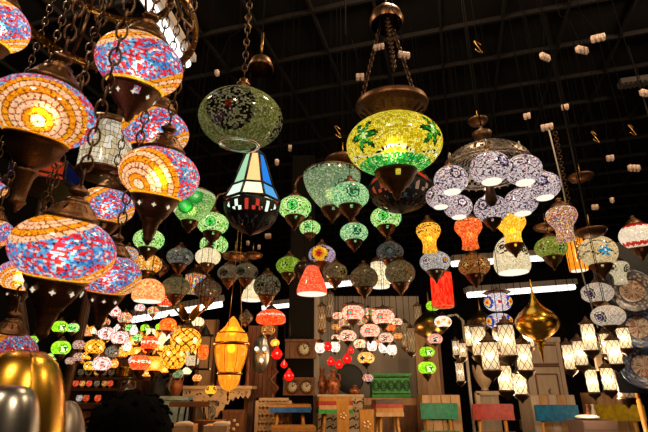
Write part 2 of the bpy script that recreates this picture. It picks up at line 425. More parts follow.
RB = ['#d8202c', '#e8403c', '#cc2c44', '#e04a40', '#3c8ccc', '#2c6cb4', '#6cbce2', '#4c9cd8', '#f2d8cc', '#bcdcec', '#dc2c34', '#5aa8dc']
AMB = ['#f8a818', '#f09410', '#ffb828', '#e88408']; PALE = ['#fccf98', '#f4bc80', '#ffdcb4']; HOT = ['#fff6d0', '#ffe890']
SW = [HOT, AMB, PALE, PALE, AMB, PALE, AMB]
G1 = ['#8fcf5a', '#b4e07a', '#6fb848', '#d6ecaa', '#a8d468', '#e8f4c8', '#58a040']
GM = [['#103a14'], ['#38d048'], ['#0c2c10', '#a8e890'], ['#2cb040'], ['#d8f0b0'], ['#123c18', '#d8f0b0']]
MIR = ['#6a6a50', '#8c8c64', '#4c5038', '#a0a078', '#3a4028']
P = {
 'fa': dict(keep=1, clump=1, grout=0, base=RB, meds=[(.49, .2, .9, SW, 0, 1)], rows=[(0, .05, AMB)]),
 'fb': dict(keep=1, clump=1, grout=0, base=RB, meds=[(.34, .98, .84, [AMB, AMB, AMB, PALE, PALE, AMB, PALE], 0, 1), (.78, .02, .8, SW, 0, 1)], rows=[(0, .06, ['#ffc820', '#f0a010', '#ffd840'])]),
 'fc': dict(keep=1, clump=1, grout=0, base=RB, meds=[(.41, .16, .95, SW, 0, 1), (.9, .7, .8, SW, 0, 1)], rows=[(0, .06, ['#ffc820', '#f0a010'])]),
 'fd': dict(keep=1, clump=1, grout=0, base=RB, meds=[(.3, .8, .75, [PALE, AMB, PALE, AMB], 0, 1), (.72, .1, .7, SW, 0, 1)], rows=[(0, .06, AMB)]),
 'yel': dict(keep=1, base=['#d8c420', '#c4ac14', '#ece04a', '#b49a10', '#e4d838', '#f4ec80'],
             meds=[(.40, .46, .34, [['#d8ecb0'], ['#0f7a2c', '#6cc83c'], ['#2ea83c', '#0c5c20'], ['#1a1a10', '#0f5c24']], 6), (.64, .5, .34, [['#d8ecb0'], ['#0f7a2c', '#6cc83c'], ['#2ea83c', '#0c5c20'], ['#1a1a10', '#0f5c24']], 6), (.1, .5, .34, [['#0f7a2c', '#6cc83c'], ['#1a1a10']], 6)],
             wave=[(.16, .12, 5, .035, ['#f0f0d0', '#1a2010', '#d8e8b8'])],
             rows=[(0, .17, ['#14a034', '#5cc83c', '#0c7a30', '#28c078', '#bfe8a0', '#1c8c2c'])]),
 'mir': dict(keep=1, base=['#b4bc68', '#949c50', '#d0d490', '#7c8440', '#e0e2b8', '#a0a660'],
             meds=[(.45, .42, .6, [['#b03020', '#20281c'], ['#c8c8a8', '#14180f'], ['#14180f', '#a8a888'], ['#10140c', '#b4b494'], ['#14180f', '#c4c49c'], ['#10140c', '#8c8c6c']]),
                   (.74, .38, .5, [['#b8b8a0'], ['#c8c8a8', '#14180f'], ['#14180f', '#a8a888'], ['#10140c', '#b4b494'], ['#14180f', '#c4c49c']])]),
 'grn': dict(base=G1, meds=[(.47, .5, .52, GM), (.75, .5, .5, GM), (.2, .5, .5, GM), (.95, .5, .5, GM)]),
 'grn2': dict(base=['#78b870', '#a8d098', '#508c58', '#cfe4c0', '#6ca880', '#94c890', '#c8dca0'], meds=[(.53, .55, .35, [['#204c30'], ['#1c3a28', '#74b884'], ['#204c30'], ['#86c490'], ['#1f4028']], 0)]),
 'grnbowl': dict(base=['#74b050', '#a0cc70', '#5c9840', '#c4dc98'], meds=[(.52, .72, .34, [['#e8ffe0'], ['#58e060'], ['#30b840'], ['#289838']]), (.44, .4, .36, [['#a0f0a0'], ['#40d850'], ['#30b840'], ['#1c7028']])], rows=[(.9, 1, ['#c8d8a0'])]),
 'grnpale': dict(base=['#a0bf84', '#c2d4a0', '#88aa70', '#dce4c0', '#90b890', '#70a078'], meds=[(.6, .4, .5, [['#3a7048'], ['#74b080'], ['#3c6c48', '#b4d0a0'], ['#90b890']])], rows=[(.93, 1, ['#3a4a34', '#b0c090'])]),
 'lime': dict(base=['#a8dc20', '#90d018', '#c4ec48', '#78bc10'], meds=[(.55, .5, .5, [['#f4ffe0'], ['#305010', '#e8f8b0'], ['#e0f0c0'], ['#5ca018']])]),
 'olive': dict(base=['#a8b044', '#8c9c30', '#c4c868', '#788828'], meds=[(.42, .55, .36, [['#e0a050', '#c43c28'], ['#1c4020'], ['#c8dc80']], 5), (.62, .45, .36, [['#e8e0a0'], ['#1c5020', '#40802c'], ['#c8dc80']], 5)]),
 'limey': dict(base=['#98b838', '#7ca028', '#b8d058', '#688c20'], meds=[(.42, .5, .45, [['#304818'], ['#c4dc60'], ['#283c14', '#a8c840'], ['#98b838']]), (.66, .55, .35, [['#304818'], ['#c4dc60'], ['#283c14']])]),
 'dots': dict(base=['#94765c', '#745a44', '#a88c6c'], meds=[(.42, .55, .12, [['#d86838']]), (.5, .5, .1, [['#d8d8b0']]), (.58, .55, .12, [['#5ca040']]), (.54, .3, .1, [['#4068a0']]), (.4, .3, .1, [['#d8b848']])]),
 'grey': dict(base=['#9c9a88', '#7c7c70', '#b8b4a0', '#5c5c58', '#8890a0', '#c8c4b0'], meds=[(.6, .5, .4, [['#f0f0e0'], ['#303030', '#b8b8a8'], ['#787870']])]),
 'crackle': dict(base=['#8a7c54', '#9c8e64', '#74683f', '#a89a70'], grout=0),
 'drk': dict(base=['#8c8664', '#6c6648', '#a49e7c', '#3c3828', '#b8b294'], meds=[(.42, .55, .3, [['#a8a480'], ['#1a180f'], ['#8c8864'], ['#1a180f']], 4), (.62, .55, .3, [['#a8a480'], ['#1a180f'], ['#8c8864'], ['#1a180f']], 4)]),
 'drk2': dict(base=['#6c7078', '#3a3c40', '#8c9094', '#84806c'], meds=[(.5, .5, .7, [['#a0a090'], ['#20242c', '#70787c'], ['#606868'], ['#20242c', '#8c8c80']])]),
 'brz': dict(base=['#a48c60', '#8c744c', '#b8a074', '#745e3e'], meds=[(.66, .55, .12, [['#e08030']]), (.4, .45, .1, [['#4878a0']])]),
 'bead': dict(base=['#988c70', '#a89c7c', '#84785c', '#b4a686'], meds=[(.42, .5, .35, [['#14120f'], ['#5c5444'], ['#14120f', '#6c6450']]), (.68, .45, .3, [['#14120f'], ['#5c5444']])]),
 'amber': dict(base=['#e8a030', '#c87818', '#f4c060', '#a85c10', '#fff0b0', '#d48c20'], meds=[(.5, .5, .3, [['#fff4c0'], ['#f0b040']])]),
 'amblat': dict(base=['#ffb428', '#f4a018', '#ffc850'], lattice=(10, .11, ['#6c3c08', '#4a2806']), meds=[(.42, .55, .2, [['#fffbe0'], ['#ffe890']]), (.6, .55, .2, [['#fffbe0'], ['#ffe890']])], grout=0),
 'ambglow': dict(base=['#f0a028', '#e88c18', '#fabc48', '#d87c10'], meds=[(.5, .5, .5, [['#ffe8a0'], ['#ffd070'], ['#fabc48']])], grout=0),
 'peach': dict(base=['#f0a868', '#e89450', '#f8c890', '#e07038', '#f4b478'], wave=[(.55, .18, 7, .1, ['#e85828', '#f0c060'])], grout=0),
 'orange': dict(base=['#f07828', '#e86818', '#f89040', '#d85010'], meds=[(.58, .5, .4, [['#ffd060'], ['#f8a020'], ['#c04808'], ['#f07828']])], grout=0),
 'ored': dict(base=['#e84818', '#f06028', '#d83c10', '#f88448'], rows=[(.45, .58, ['#fff0e0', '#c83010', '#ffd8c0'])], grout=0),
 'ofab': dict(base=['#f06038', '#e85028', '#f87850', '#e04820', '#fa9068'], jitter=1),
 'maroon': dict(base=['#4a2418', '#381810', '#5c3020'], meds=[(.6, .5, .3, [['#d86030'], ['#a02818'], ['#281008']])]),
 'sun': dict(base=['#b098b0', '#a488a8', '#d0c0c8', '#88789c', '#c8b0b8'], meds=[(.46, .54, .78, [['#801808'], ['#d83c10', '#a82408'], ['#f48810'], ['#fcbc20'], ['#fcc830'], ['#1c1410', '#f4b020'], ['#181010', '#b098b0']])]),
 'star': dict(base=['#7c6644', '#685438', '#947c54', '#a88c60'], meds=[(.62, .5, .6, [['#d8742c'], ['#14100c'], ['#14100c'], ['#c8b468'], ['#b49c54']], 6)]),
 'dia': dict(base=['#a06834', '#8c5828', '#b87c40', '#74461e'], meds=[(.42, .55, .36, [['#f0d080'], ['#f0c060'], ['#1c120a'], ['#d89848'], ['#1c120a']], 4), (.6, .55, .36, [['#f0d080'], ['#f0c060'], ['#1c120a'], ['#d89848'], ['#1c120a']], 4)], rows=[(.3, .36, ['#e8a850', '#5c3818'])]),
 'cream': dict(base=['#e4d0a0', '#d8c08c', '#f0e0b8', '#ccb07c'], meds=[(.56, .52, .36, [['#f4fcff'], ['#2cb4dc'], ['#1890c4'], ['#1880b0']], 6)], wave=[(.62, .1, 5, .04, ['#2a2418', '#6a5c40']), (.3, .12, 6, .04, ['#2a2418', '#8a7a58'])]),
 'white': dict(base=['#f0e4c0', '#e4d4a8', '#fcf4d8', '#d8c898']),
 'creambell': dict(base=['#e8dab8', '#d8c8a0', '#f4ecd0'], meds=[(.42, .6, .42, [['#403828', '#e8dab8'], ['#201c14'], ['#c8b890'], ['#f0e4c8'], ['#2c261a']]), (.66, .55, .4, [['#403828', '#e8dab8'], ['#201c14'], ['#c8b890'], ['#2c261a']])]),
 'mar': dict(base=['#c8c0b4', '#a8a4a0', '#dcd4c4', '#989898', '#f0e8dc'], meds=[(.4, .55, .26, [['#d84020'], ['#2848a8'], ['#f0e8d8'], ['#505868']]), (.62, .55, .3, [['#d84020'], ['#f4b030'], ['#2848a8'], ['#f0e8d8']])]),
 'speck': dict(base=['#e0a878', '#c86848', '#f0e0c0', '#6878a0', '#e8c058', '#a8506c', '#f4f0e0', '#d8884c']),
 'vyel': dict(base=['#f0b020', '#e89c10', '#ffc83c', '#d88808', '#ffd860'], rows=[(.7, .76, ['#3c2408', '#f0c050']), (.8, .86, ['#3c2408', '#e8a828']), (.58, .62, ['#5c3808', '#ffd050'])]),
 'vora': dict(base=['#e86828', '#d85018', '#f08440', '#c84010', '#f89c50'], rows=[(.8, .88, ['#7c2408', '#f0a060'])]),
 'vfl': dict(base=['#f4b424', '#e8a414', '#ffc83c', '#ffd860'], meds=[(.42, .75, .35, [['#281c08'], ['#fcd860'], ['#402c08'], ['#f4b424']], 5), (.66, .75, .35, [['#281c08'], ['#fcd860'], ['#402c08'], ['#f4b424']], 5)]),
 'rw': dict(base=['#f0e4cc', '#e4d4b4', '#faf2e0'], wave=[(.9, .06, 14, .12, ['#b82018', '#d03020']), (.2, .08, 14, .14, ['#b82018', '#d03020'])], rows=[(.9, 1, ['#a81810'])]),
 'bor': dict(base=['#e8e0d8', '#b0b8d8', '#d8a0a0', '#f0ead8'], meds=[(.36, .55, .5, [['#c82818'], ['#f08c18'], ['#fcd040'], ['#2848b8'], ['#2040a0']]), (.68, .55, .5, [['#c82818'], ['#f08c18'], ['#fcd040'], ['#2848b8'], ['#2040a0']]), (.52, .5, .25, [['#c02020'], ['#e8e0d8']])]),
 'pinkmo': dict(base=['#f0c0a0', '#e88c60', '#f8e4d0', '#d86048', '#f4d4a8', '#f0b070', '#fff4e4', '#fff0e0'], meds=[(.46, .55, .36, [['#48d0c8'], ['#40b8c0'], ['#f08040'], ['#d83828'], ['#f4d8b8']]), (.25, .5, .3, [['#2848c0'], ['#f0f0e0'], ['#d83828']]), (.75, .45, .3, [['#2848c0'], ['#f0f0e0'], ['#d83828']])]),
 'pinkmo2': dict(base=['#e8c0a0', '#d89878', '#f4e4d0', '#c87858', '#fff0e0', '#f0d090'], meds=[(.45, .5, .45, [['#802018'], ['#101010'], ['#f8f0e0'], ['#30302c'], ['#f4dcc0'], ['#d87848']])]),
 'multi': dict(base=['#e88040', '#f0c040', '#4878c0', '#d84030', '#f4e4c8', '#60a848', '#e8a860']),
 'floral': dict(base=['#d8a8a0', '#c88080', '#ecd4cc', '#b86860', '#f4e8e0'], meds=[(.5, .5, .6, [['#a04840'], ['#e0b0a8'], ['#904038', '#ecd0c8'], ['#f4e8e0']])]),
 'pinkbr': dict(base=['#8c6458', '#b08878', '#6c483c', '#d0b0a0'], meds=[(.4, .5, .4, [['#d8b8a8'], ['#5c382c'], ['#c8a494']], 5)]),
 'strp': dict(base=['#e89040', '#4060b0', '#e8c050', '#d05030', '#7090d0', '#f0e0c0']),
 'redglass': dict(base=['#d81410', '#c00c0c', '#e82018'], meds=[(.5, .5, .3, [['#ffb090'], ['#f04030']])], grout=0),
 'flame': dict(base=['#e82810', '#d81c08', '#f04020', '#f45030'], meds=[(.36, .72, .4, [['#f4c020'], ['#f8a818'], ['#e86818']])], rows=[(0, .26, ['#a8683c', '#8c5028', '#c0804c'])], grout=0),
 'cat': dict(base=['#f0c878', '#e8b858', '#f8dca0', '#d8a040'], meds=[(.42, .55, .24, [['#1c1810'], ['#f8f0d0'], ['#302818']]), (.6, .55, .24, [['#1c1810'], ['#f8f0d0'], ['#302818']]), (.5, .2, .25, [['#302818'], ['#e08030']])]),
 'pinkeye': dict(base=['#ecb8a0', '#e0a088', '#f4ccb8'], meds=[(.52, .5, .45, [['#181410'], ['#f4f0e4'], ['#403830'], ['#f4dcd0']])]),
 'owl': dict(base=['#f4b418', '#e8a010', '#fcc838'], meds=[(.38, .75, .4, [['#c8b080'], ['#282018'], ['#605040'], ['#181410']]), (.63, .75, .4, [['#c8b080'], ['#282018'], ['#605040'], ['#181410']])]),
 'wtor': dict(base=['#f4ece0', '#fff8f0', '#e8d8c8'], meds=[(.4, .5, .34, [['#d84020'], ['#f08c30'], ['#f0d0a0']]), (.64, .5, .34, [['#d84020'], ['#f08c30'], ['#f0d0a0']]), (.52, .7, .2, [['#3060b8'], ['#f0c840']])]),
 'eye': dict(base=['#e4d6c4', '#d4c2ac', '#f0e6d8', '#c8b49c'], meds=[(.42, .5, .46, [['#382c40'], ['#60507c', '#a898b8'], ['#382c40'], ['#f4ece0', '#b0a090'], ['#403828'], ['#f0e6d8']])]),
 'purple': dict(base=['#f0e4e4', '#b8a0ac', '#fcf4f0', '#302830', '#fffaf4', '#8a78a4', '#e4c4bc', '#f4e6e4', '#483a44', '#dcc8c8'],
                meds=[(.42, .62, .34, [['#703848'], ['#e8dce0'], ['#2c2434', '#c0a8b0'], ['#f0e8e8'], ['#201a28']], 0), (.62, .6, .34, [['#503078'], ['#e8dce8'], ['#2c2434', '#a898c0'], ['#201a28']], 0), (.2, .6, .34, [['#703848'], ['#e8dce0'], ['#2c2434']], 0), (.85, .6, .34, [['#703848'], ['#e8dce0'], ['#2c2434']], 0)]),
 'fix': dict(base=['#f09c24', '#e8901c', '#f4ac34'], grout=0),
 'lat': dict(base=['#f4dcb0', '#ecd09c', '#fae8c8'], lattice=(8, .12, ['#5c4426', '#3c2a14']), grout=0),
 'clear': dict(base=['#d8d0cc', '#c4bcb8', '#ece6e0', '#8c8480'], grout=0),
 'smallred': dict(base=['#e04828', '#f07040', '#c83018', '#e89058'], grout=0),
 'smallamb': dict(base=['#e8a850', '#d88838', '#f4cc80', '#a86028']),
 'smallgrey': dict(base=['#8c7868', '#a89484', '#6c5848', '#b89c60']),
}

def cap_mesh(style):
    b = MB()
    if style == 'vent':          # ribbed dome with slots, knob and hanging ring
        b.lathe([(.5, -.02), (.52, .03), (.5, .07), (.47, .09), (.42, .17), (.35, .26), (.28, .32), (.24, .36), (.26, .39), (.2, .43), (.13, .46), (.12, .5), (.19, .55), (.2, .6), (.15, .66), (.08, .69), (.05, .74), (.01, .75)], 48, skip=lambda i, j: j in (4, 5) and i % 4 == 0)
    elif style == 'dome':
        b.lathe([(.46, -.03), (.48, .02), (.44, .06), (.4, .14), (.3, .24), (.18, .32), (.1, .38), (.14, .43), (.14, .48), (.06, .53), (.01, .54)], 20)
    elif style == 'neck':
        b.lathe([(.3, -.03), (.32, .02), (.2, .06), (.13, .12), (.17, .17), (.17, .22), (.1, .26), (.12, .32), (.06, .36), (.01, .4)], 20)
    elif style == 'disc':
        b.lathe([(.7, -.1), (.95, 0), (1, .06), (.9, .12), (.6, .16), (.3, .2), (.15, .28), (.08, .4), (.01, .42)], 28)
    elif style == 'bowlcap':     # deep turned bowl that covers the shade's top
        b.lathe([(.42, -.08), (.5, 0), (.52, .05), (.68, .16), (.76, .26), (.78, .32), (.74, .37), (.75, .4), (.7, .42), (.3, .43), (.02, .45)], 40, skip=lambda i, j: j == 2 and i % 2 == 0)
    return b.mesh('top_cap', MT['bronze'])
def cup_mesh(style):
    b = MB()
    if style == 'big':
        b.lathe([(.57, .04), (.61, .02), (.61, -.05), (.58, -.08), (.55, -.14), (.49, -.27), (.4, -.42), (.31, -.54), (.28, -.58), (.28, -.62), (.21, -.68), (.19, -.8), (.15, -.98), (.12, -1.06), (.14, -1.1), (.1, -1.18), (.03, -1.26), (.005, -1.28)], 40)
    elif style == 'long':
        b.lathe([(.66, .05), (.71, .02), (.71, -.05), (.67, -.08), (.64, -.16), (.57, -.34), (.46, -.5), (.37, -.6), (.27, -.66), (.22, -.72), (.27, -.77), (.26, -.83), (.19, -.96), (.15, -1.3), (.15, -1.5), (.19, -1.56), (.14, -1.64), (.05, -1.8), (.005, -1.82)], 40)
    elif style == 'mid':
        b.lathe([(.58, .04), (.62, 0), (.6, -.07), (.56, -.1), (.5, -.26), (.38, -.42), (.25, -.51), (.23, -.58), (.14, -.62), (.12, -.72), (.05, -.84), (.005, -.86)], 24, skip=lambda i, j: j == 3 and i % 6 == 0)
    elif style == 'small':
        b.lathe([(.55, .04), (.58, 0), (.54, -.07), (.44, -.22), (.26, -.34), (.14, -.42), (.1, -.52), (.03, -.64), (.005, -.65)], 16)
    return b.mesh('bottom_cup', MT['bronze'])
def star_mesh():
    b = MB(); pts = []
    for k in range(8):
        r = .062 if k % 2 == 0 else .028
        pts.append((r * math.cos(k * PI / 4 + PI / 2), r * math.sin(k * PI / 4 + PI / 2)))
    b.prism(pts, -.012, .012); return b.mesh('star_window', MT['star'], False)
def chain_mesh(n, p, r):
    b = MB()
    for k in range(n):
        c = (k + .5) * p
        pts = []
        for i in range(10):
            a = 2 * PI * i / 10; x = math.cos(a) * p * .36; z = math.sin(a) * p * .66
            pts.append((x, 0, c + z) if k % 2 else (0, x, c + z))
        b.tube(pts, r, 5, closed=True)
    return b.mesh('chain', MT['bronze2'])
def cord_mesh():
    return MB().tube([(0, 0, 0), (0, 0, 1)], 1, 6).mesh('cord', MT['cord'], True)

CAPTOP = dict(vent=.73, dome=.52, neck=.38, disc=.4, bowlcap=.44)
CUPBOT = dict(big=1.28, long=1.82, mid=.86, small=.65)
NL = [0]
def hanger(root, loc_z_local, world_z, hang, pitch=.026, thick=.0016):
    """chain or cord from the cap's top up to the ceiling, or to the height hang"""
    top = CEIL if hang is None or isinstance(hang, str) else hang
    L = top - world_z
    if L <= .01: return
    if hang == 'chain' or pitch > .03:
        n = max(2, round(L / pitch)); me = cached(('chain', n, pitch), lambda: chain_mesh(n, pitch, pitch * .09))
        link('chain', me, root, (0, 0, loc_z_local), sc=(1, 1, L / (n * pitch)))
    else:
        link('cord', cached('cord', cord_mesh), root, (0, 0, loc_z_local), sc=(thick, thick, L))

def lamp(px, py, w, d, pat, label, asp=.72, kind='globe', cap='dome', cup='small', glow=.8, group=None, rz=0, nu=None, nv=None,
         hang=None, bulb=0, disc=False, name='mosaic_pendant_lamp', stars=0, cat='lamp', tilt=None, arm=0, thick=.0016, pitch=.026):
    NL[0] += 1; d = dep(label, d)
    c = at(px, py, d); Rr = w * d / F / 2
    pf = profile(kind, asp); rb, zb = pf(0); rt, zt = pf(1)
    zo = -zb + (CUPBOT[cup] * .9 if cup else 0)
    zo *= Rr
    rzz = math.atan2(-c.x, c.y) + rz; tr_ = None
    if tilt:
        tr_ = Matrix.Rotation(tilt[1], 3, 'Y') @ Matrix.Rotation(tilt[0], 3, 'X')
        root = thing(name, label, cat, c - Matrix.Rotation(rzz, 3, 'Z') @ tr_ @ Vector((0, 0, zo)), rzz, group)
        root.rotation_euler = (tilt[0], tilt[1], rzz)
    else: root = thing(name, label, cat, c - Vector((0, 0, zo)), rzz, group)
    if nu is None:
        nu = 190 if pat in ('fa', 'fb', 'fc', 'fd') else 130 if w > 70 else 104 if w > 45 else 72 if w > 28 else 56 if w > 18 else 32
        nv = {190: 66, 130: 46, 104: 36, 72: 26, 56: 20, 32: 12}[nu]
        if kind in ('vase', 'bell', 'cyl', 'tulip'): nv = int(nv * 1.3)
    k = ('shade', kind, asp, nu, nv, pat)
    me = cached(k, lambda: tiles(kind, asp, nu, nv, P[pat], hash(pat) % 1 + len(pat) * 7 + nu))
    s = link('glass_shade', me, root, (0, 0, zo), sc=Rr); s['glow'] = float(glow)
    if cap:
        cs = rt / .42 if cap == 'dome' else rt / .42 if cap == 'vent' else 1
        if cap in ('neck', 'disc', 'bowlcap'): cs = 1
        o = link('top_cap', cached(('cap', cap), lambda: cap_mesh(cap)), root, (0, 0, zo + zt * Rr), sc=Rr * cs)
        ztop = zo + (zt + CAPTOP[cap] * cs) * Rr
    else: ztop = zo + zt * Rr
    if cup:
        u = rb / {'big': .57, 'long': .66, 'mid': .56, 'small': .54}[cup]
        u = max(.6, min(u, 1.25)) if kind != 'bowl' else 1.0
        if kind == 'bowl': u = .62
        o = link('bottom_cup', cached(('cup', cup), lambda: cup_mesh(cup)), root, (0, 0, zo + zb * Rr), sc=Rr * u)
        for i in range(stars):
            a = 2 * PI * (i - (stars - 1) / 2) / 9
            q = link('star_window', cached('star', star_mesh), o, ((.545 if cup != 'mid' else .5) * math.sin(a), (-.545 if cup != 'mid' else -.5) * math.cos(a), -.24), rot=(.3, 0, a), label='small lit star cut-out' if i == 0 else None)
    if disc:
        b = MB(); b.lathe([(.0, -.01), (rb * .55, -.02), (rb * .98, 0), (rb * .99, .03), (.001, .05)], 24)
        link('diffuser', b.mesh('diffuser', MT['disc']), root, (0, 0, zo + zb * Rr), sc=Rr)
    if arm:
        q = Rr * arm
        part('curved_arm', MB().tube([(0, 0, ztop - .01), (0, 0, ztop + q * .5), (q * .25, .0, ztop + q * 1.1), (q * .8, 0, ztop + q * 1.35), (q * 1.3, 0, ztop + q * 1.05), (q * 1.5, 0, ztop + q * .4), (q * 1.42, 0, ztop + q * .1)], Rr * .075, 6), 'bronze', root)
    hanger(root, ztop, root.location.z + ztop, hang, pitch, thick)
    if tr_ is not None and root.children[-1].name.split('.')[0] in ('chain', 'cord'):
        root.children[-1].rotation_euler = tr_.inverted().to_euler()
    if bulb:
        bulb_or_fill_light((0, 0, zo - .05 * Rr), bulb, root, '#ffe2b4', Rr * .22)
    return root

# ------------------------------------------------------------------ the room
SY, CY = math.sin(YAW), math.cos(YAW)
def rw(s, t, z): return Vector((s * CY + t * SY, -s * SY + t * CY, z))
RROT = Matrix.Rotation(-YAW, 3, 'Z')
def rbox(mb, s0, s1, t0, t1, z0, z1):
    mb.box(rw((s0 + s1) / 2, (t0 + t1) / 2, (z0 + z1) / 2), (s1 - s0, t1 - t0, z1 - z0), RROT); return mb
SL, SR, T0, T1 = -5.2, 4.6, -2.2, 11.5
struct('floor', rbox(MB(), SL, SR, T0, T1, -.1, 0), 'floor')
struct('ceiling', rbox(MB(), SL, SR, T0, T1, CEIL + .05, CEIL + .15), 'ceil')
g = MB(); st = .464; n = 0
k = SL + .2
while k < SR: rbox(g, k - .011, k + .011, T0, T1, CEIL + .012, CEIL + .05); k += st
k = T0 + .14
while k < T1: rbox(g, SL, SR, k - .011, k + .011, CEIL + .01, CEIL + .05); k += st
struct('trim_1', g, 'grid')
struct('wall_left', rbox(MB(), SL - .1, SL, T0, T1, 0, CEIL + .05), 'wall')
struct('wall_right', rbox(MB(), SR, SR + .1, T0, T1, 0, CEIL + .05), 'wall')
struct('wall_back', rbox(MB(), SL, SR, T1, T1 + .1, 0, CEIL + .05), 'wall')
struct('wall_front', rbox(MB(), SL, SR, T0 - .1, T0, 0, CEIL + .05), 'wall')

# camera
cd = bpy.data.cameras.new('camera'); cam = bpy.data.objects.new('camera', cd); COL.objects.link(cam)
cam.location = (0, 0, CAMZ); cam.rotation_euler = (PI / 2 + TH, 0, 0)
cd.sensor_width = 36; cd.lens = 36 * F / 648; cd.clip_start = .02
cd.dof.use_dof = True; cd.dof.focus_distance = 2.6; cd.dof.aperture_fstop = 6.3
S.camera = cam
w = bpy.data.worlds.new('world'); S.world = w; w.use_nodes = True
w.node_tree.nodes['Background'].inputs[0].default_value = (*lin('#ffd9b0'), 1)
w.node_tree.nodes['Background'].inputs[1].default_value = .06
S.view_settings.view_transform = 'Standard'; S.view_settings.look = 'None'
S.view_settings.gamma = 1; S.view_settings.use_curve_mapping = False; S.view_settings.exposure = 0.0

# ------------------------------------------------------------------ foreground chandelier lamps (blue, red and white mosaic)
GA = 'near chandelier lamps of red and blue mosaic'
N1 = 'mosaic_globe_lamp'
kw = dict(group=GA, name=N1, asp=.72, tilt=(.27, .05), cap='vent', hang='chain', pitch=.031)
lamp(-4, 25, 60, 1.15, 'fb', 'red and blue mosaic globe lamp cut off by the top left edge', cup='mid', glow=.75, bulb=.25, **{**kw, 'asp': .85})
lamp(45, 113, 96, 1.0, 'fa', 'big mosaic lamp with a golden swirl facing front, over a long bronze cup, upper left', cup='long', glow=.6, bulb=.18, stars=5, **kw)
lamp(140, 65, 83, 1.13, 'fb', 'mosaic globe lamp in the upper left below the white strip light', cup='mid', glow=.68, bulb=.1, stars=5, **kw)
lamp(156, 131, 64, 1.6, 'fd', 'mosaic globe lamp half hidden behind the bronze spire of the lamp under the strip light', cup='mid', glow=.65, bulb=.1, **kw)
lamp(160, 175, 77, 1.26, 'fc', 'mosaic globe lamp with a gold swirl on its left, touching the pale green bowl lamp', cup='big', glow=.65, bulb=.26, stars=5, **kw)
lamp(107, 206, 52, 1.75, 'fd', 'smaller mosaic globe lamp behind chains, left of the gold swirl lamp', cup='mid', glow=.65, bulb=.1, **kw)
lamp(64, 250, 97, .98, 'fb', 'largest red and blue mosaic lamp, hanging low at the left', cup='big', glow=.7, bulb=.1, stars=5, **kw)
lamp(110, 275, 60, 1.45, 'fd', 'mosaic globe lamp tucked behind the right side of the largest one', cup='big', glow=.6, bulb=.08, stars=3, **kw)
lamp(22, 276, 44, 1.5, 'fa', 'mosaic globe lamp tucked behind the left side of the largest one', cup='big', glow=.65, bulb=.2, stars=3, **kw)
lamp(-8, 232, 40, 1.6, 'fb', 'mosaic globe lamp at the left edge, level with the largest one', cup='mid', glow=.7, **kw)
lamp(-12, 186, 34, 1.9, 'fd', 'small mosaic globe lamp barely entering at the left edge', cup='mid', glow=.7, **kw)
lamp(4, 352, 60, 1.2, 'fd', 'mosaic globe lamp at the left edge above the polished brass dome', cup='mid', glow=.35, **{**kw, 'cap': 'vent'})

def ring_lace(mb, r, z, h, n=72, inward=.0):
    mb.tube([(r * math.cos(2 * PI * i / n), r * math.sin(2 * PI * i / n), z) for i in range(n)], .0045, 6, closed=True)
    mb.tube([(r * math.cos(2 * PI * i / n), r * math.sin(2 * PI * i / n), z + h) for i in range(n)], .0035, 6, closed=True)
    m = int(n * .55)
    for i in range(m):
        a = 2 * PI * i / m; q = 2 * PI / m * .42
        mb.tube([(r * math.cos(a + q * math.cos(b)), r * math.sin(a + q * math.cos(b)), z + h / 2 + h * .45 * math.sin(b)) for b in [2 * PI * k / 8 for k in range(8)]], .0022, 4, closed=True)
        mb.ball((r * math.cos(a), r * math.sin(a), z - .008), .006, 6)
c = at(105, 20, dep('ring', 1.42))
t = thing('chandelier_frame', 'pierced bronze double ring chandelier frame holding the near mosaic lamps', 'chandelier', c)
b = MB(); ring_lace(b, .27, 0, .022); b.lathe([(.262, .0), (.278, .0), (.278, .022), (.262, .022)], 72); part('lower_ring', b, 'brass', t)
b = MB(); ring_lace(b, .185, .16, .022); b.lathe([(.178, .16), (.192, .16), (.192, .182), (.178, .182)], 64); part('upper_ring', b, 'brass', t)
for i in range(6):
    a = 2 * PI * i / 6 + .3; x, y = math.cos(a), math.sin(a)
    b = MB(); b.tube([(.27 * x, .27 * y, .02), (.22 * x, .22 * y, .07), (.185 * x, .185 * y, .16)], .006, 6)
    b.tube([(.185 * x, .185 * y, .16), (.12 * x, .12 * y, .38), (.04 * x, .04 * y, .58)], .005, 5)
    part('frame_arm', b, 'bronze', t)
b = MB(); b.tube([(0, 0, .55), (0, 0, CEIL + .01 - c.z)], .012, 8); b.ball((0, 0, .58), .05); part('stem', b, 'bronze', t)

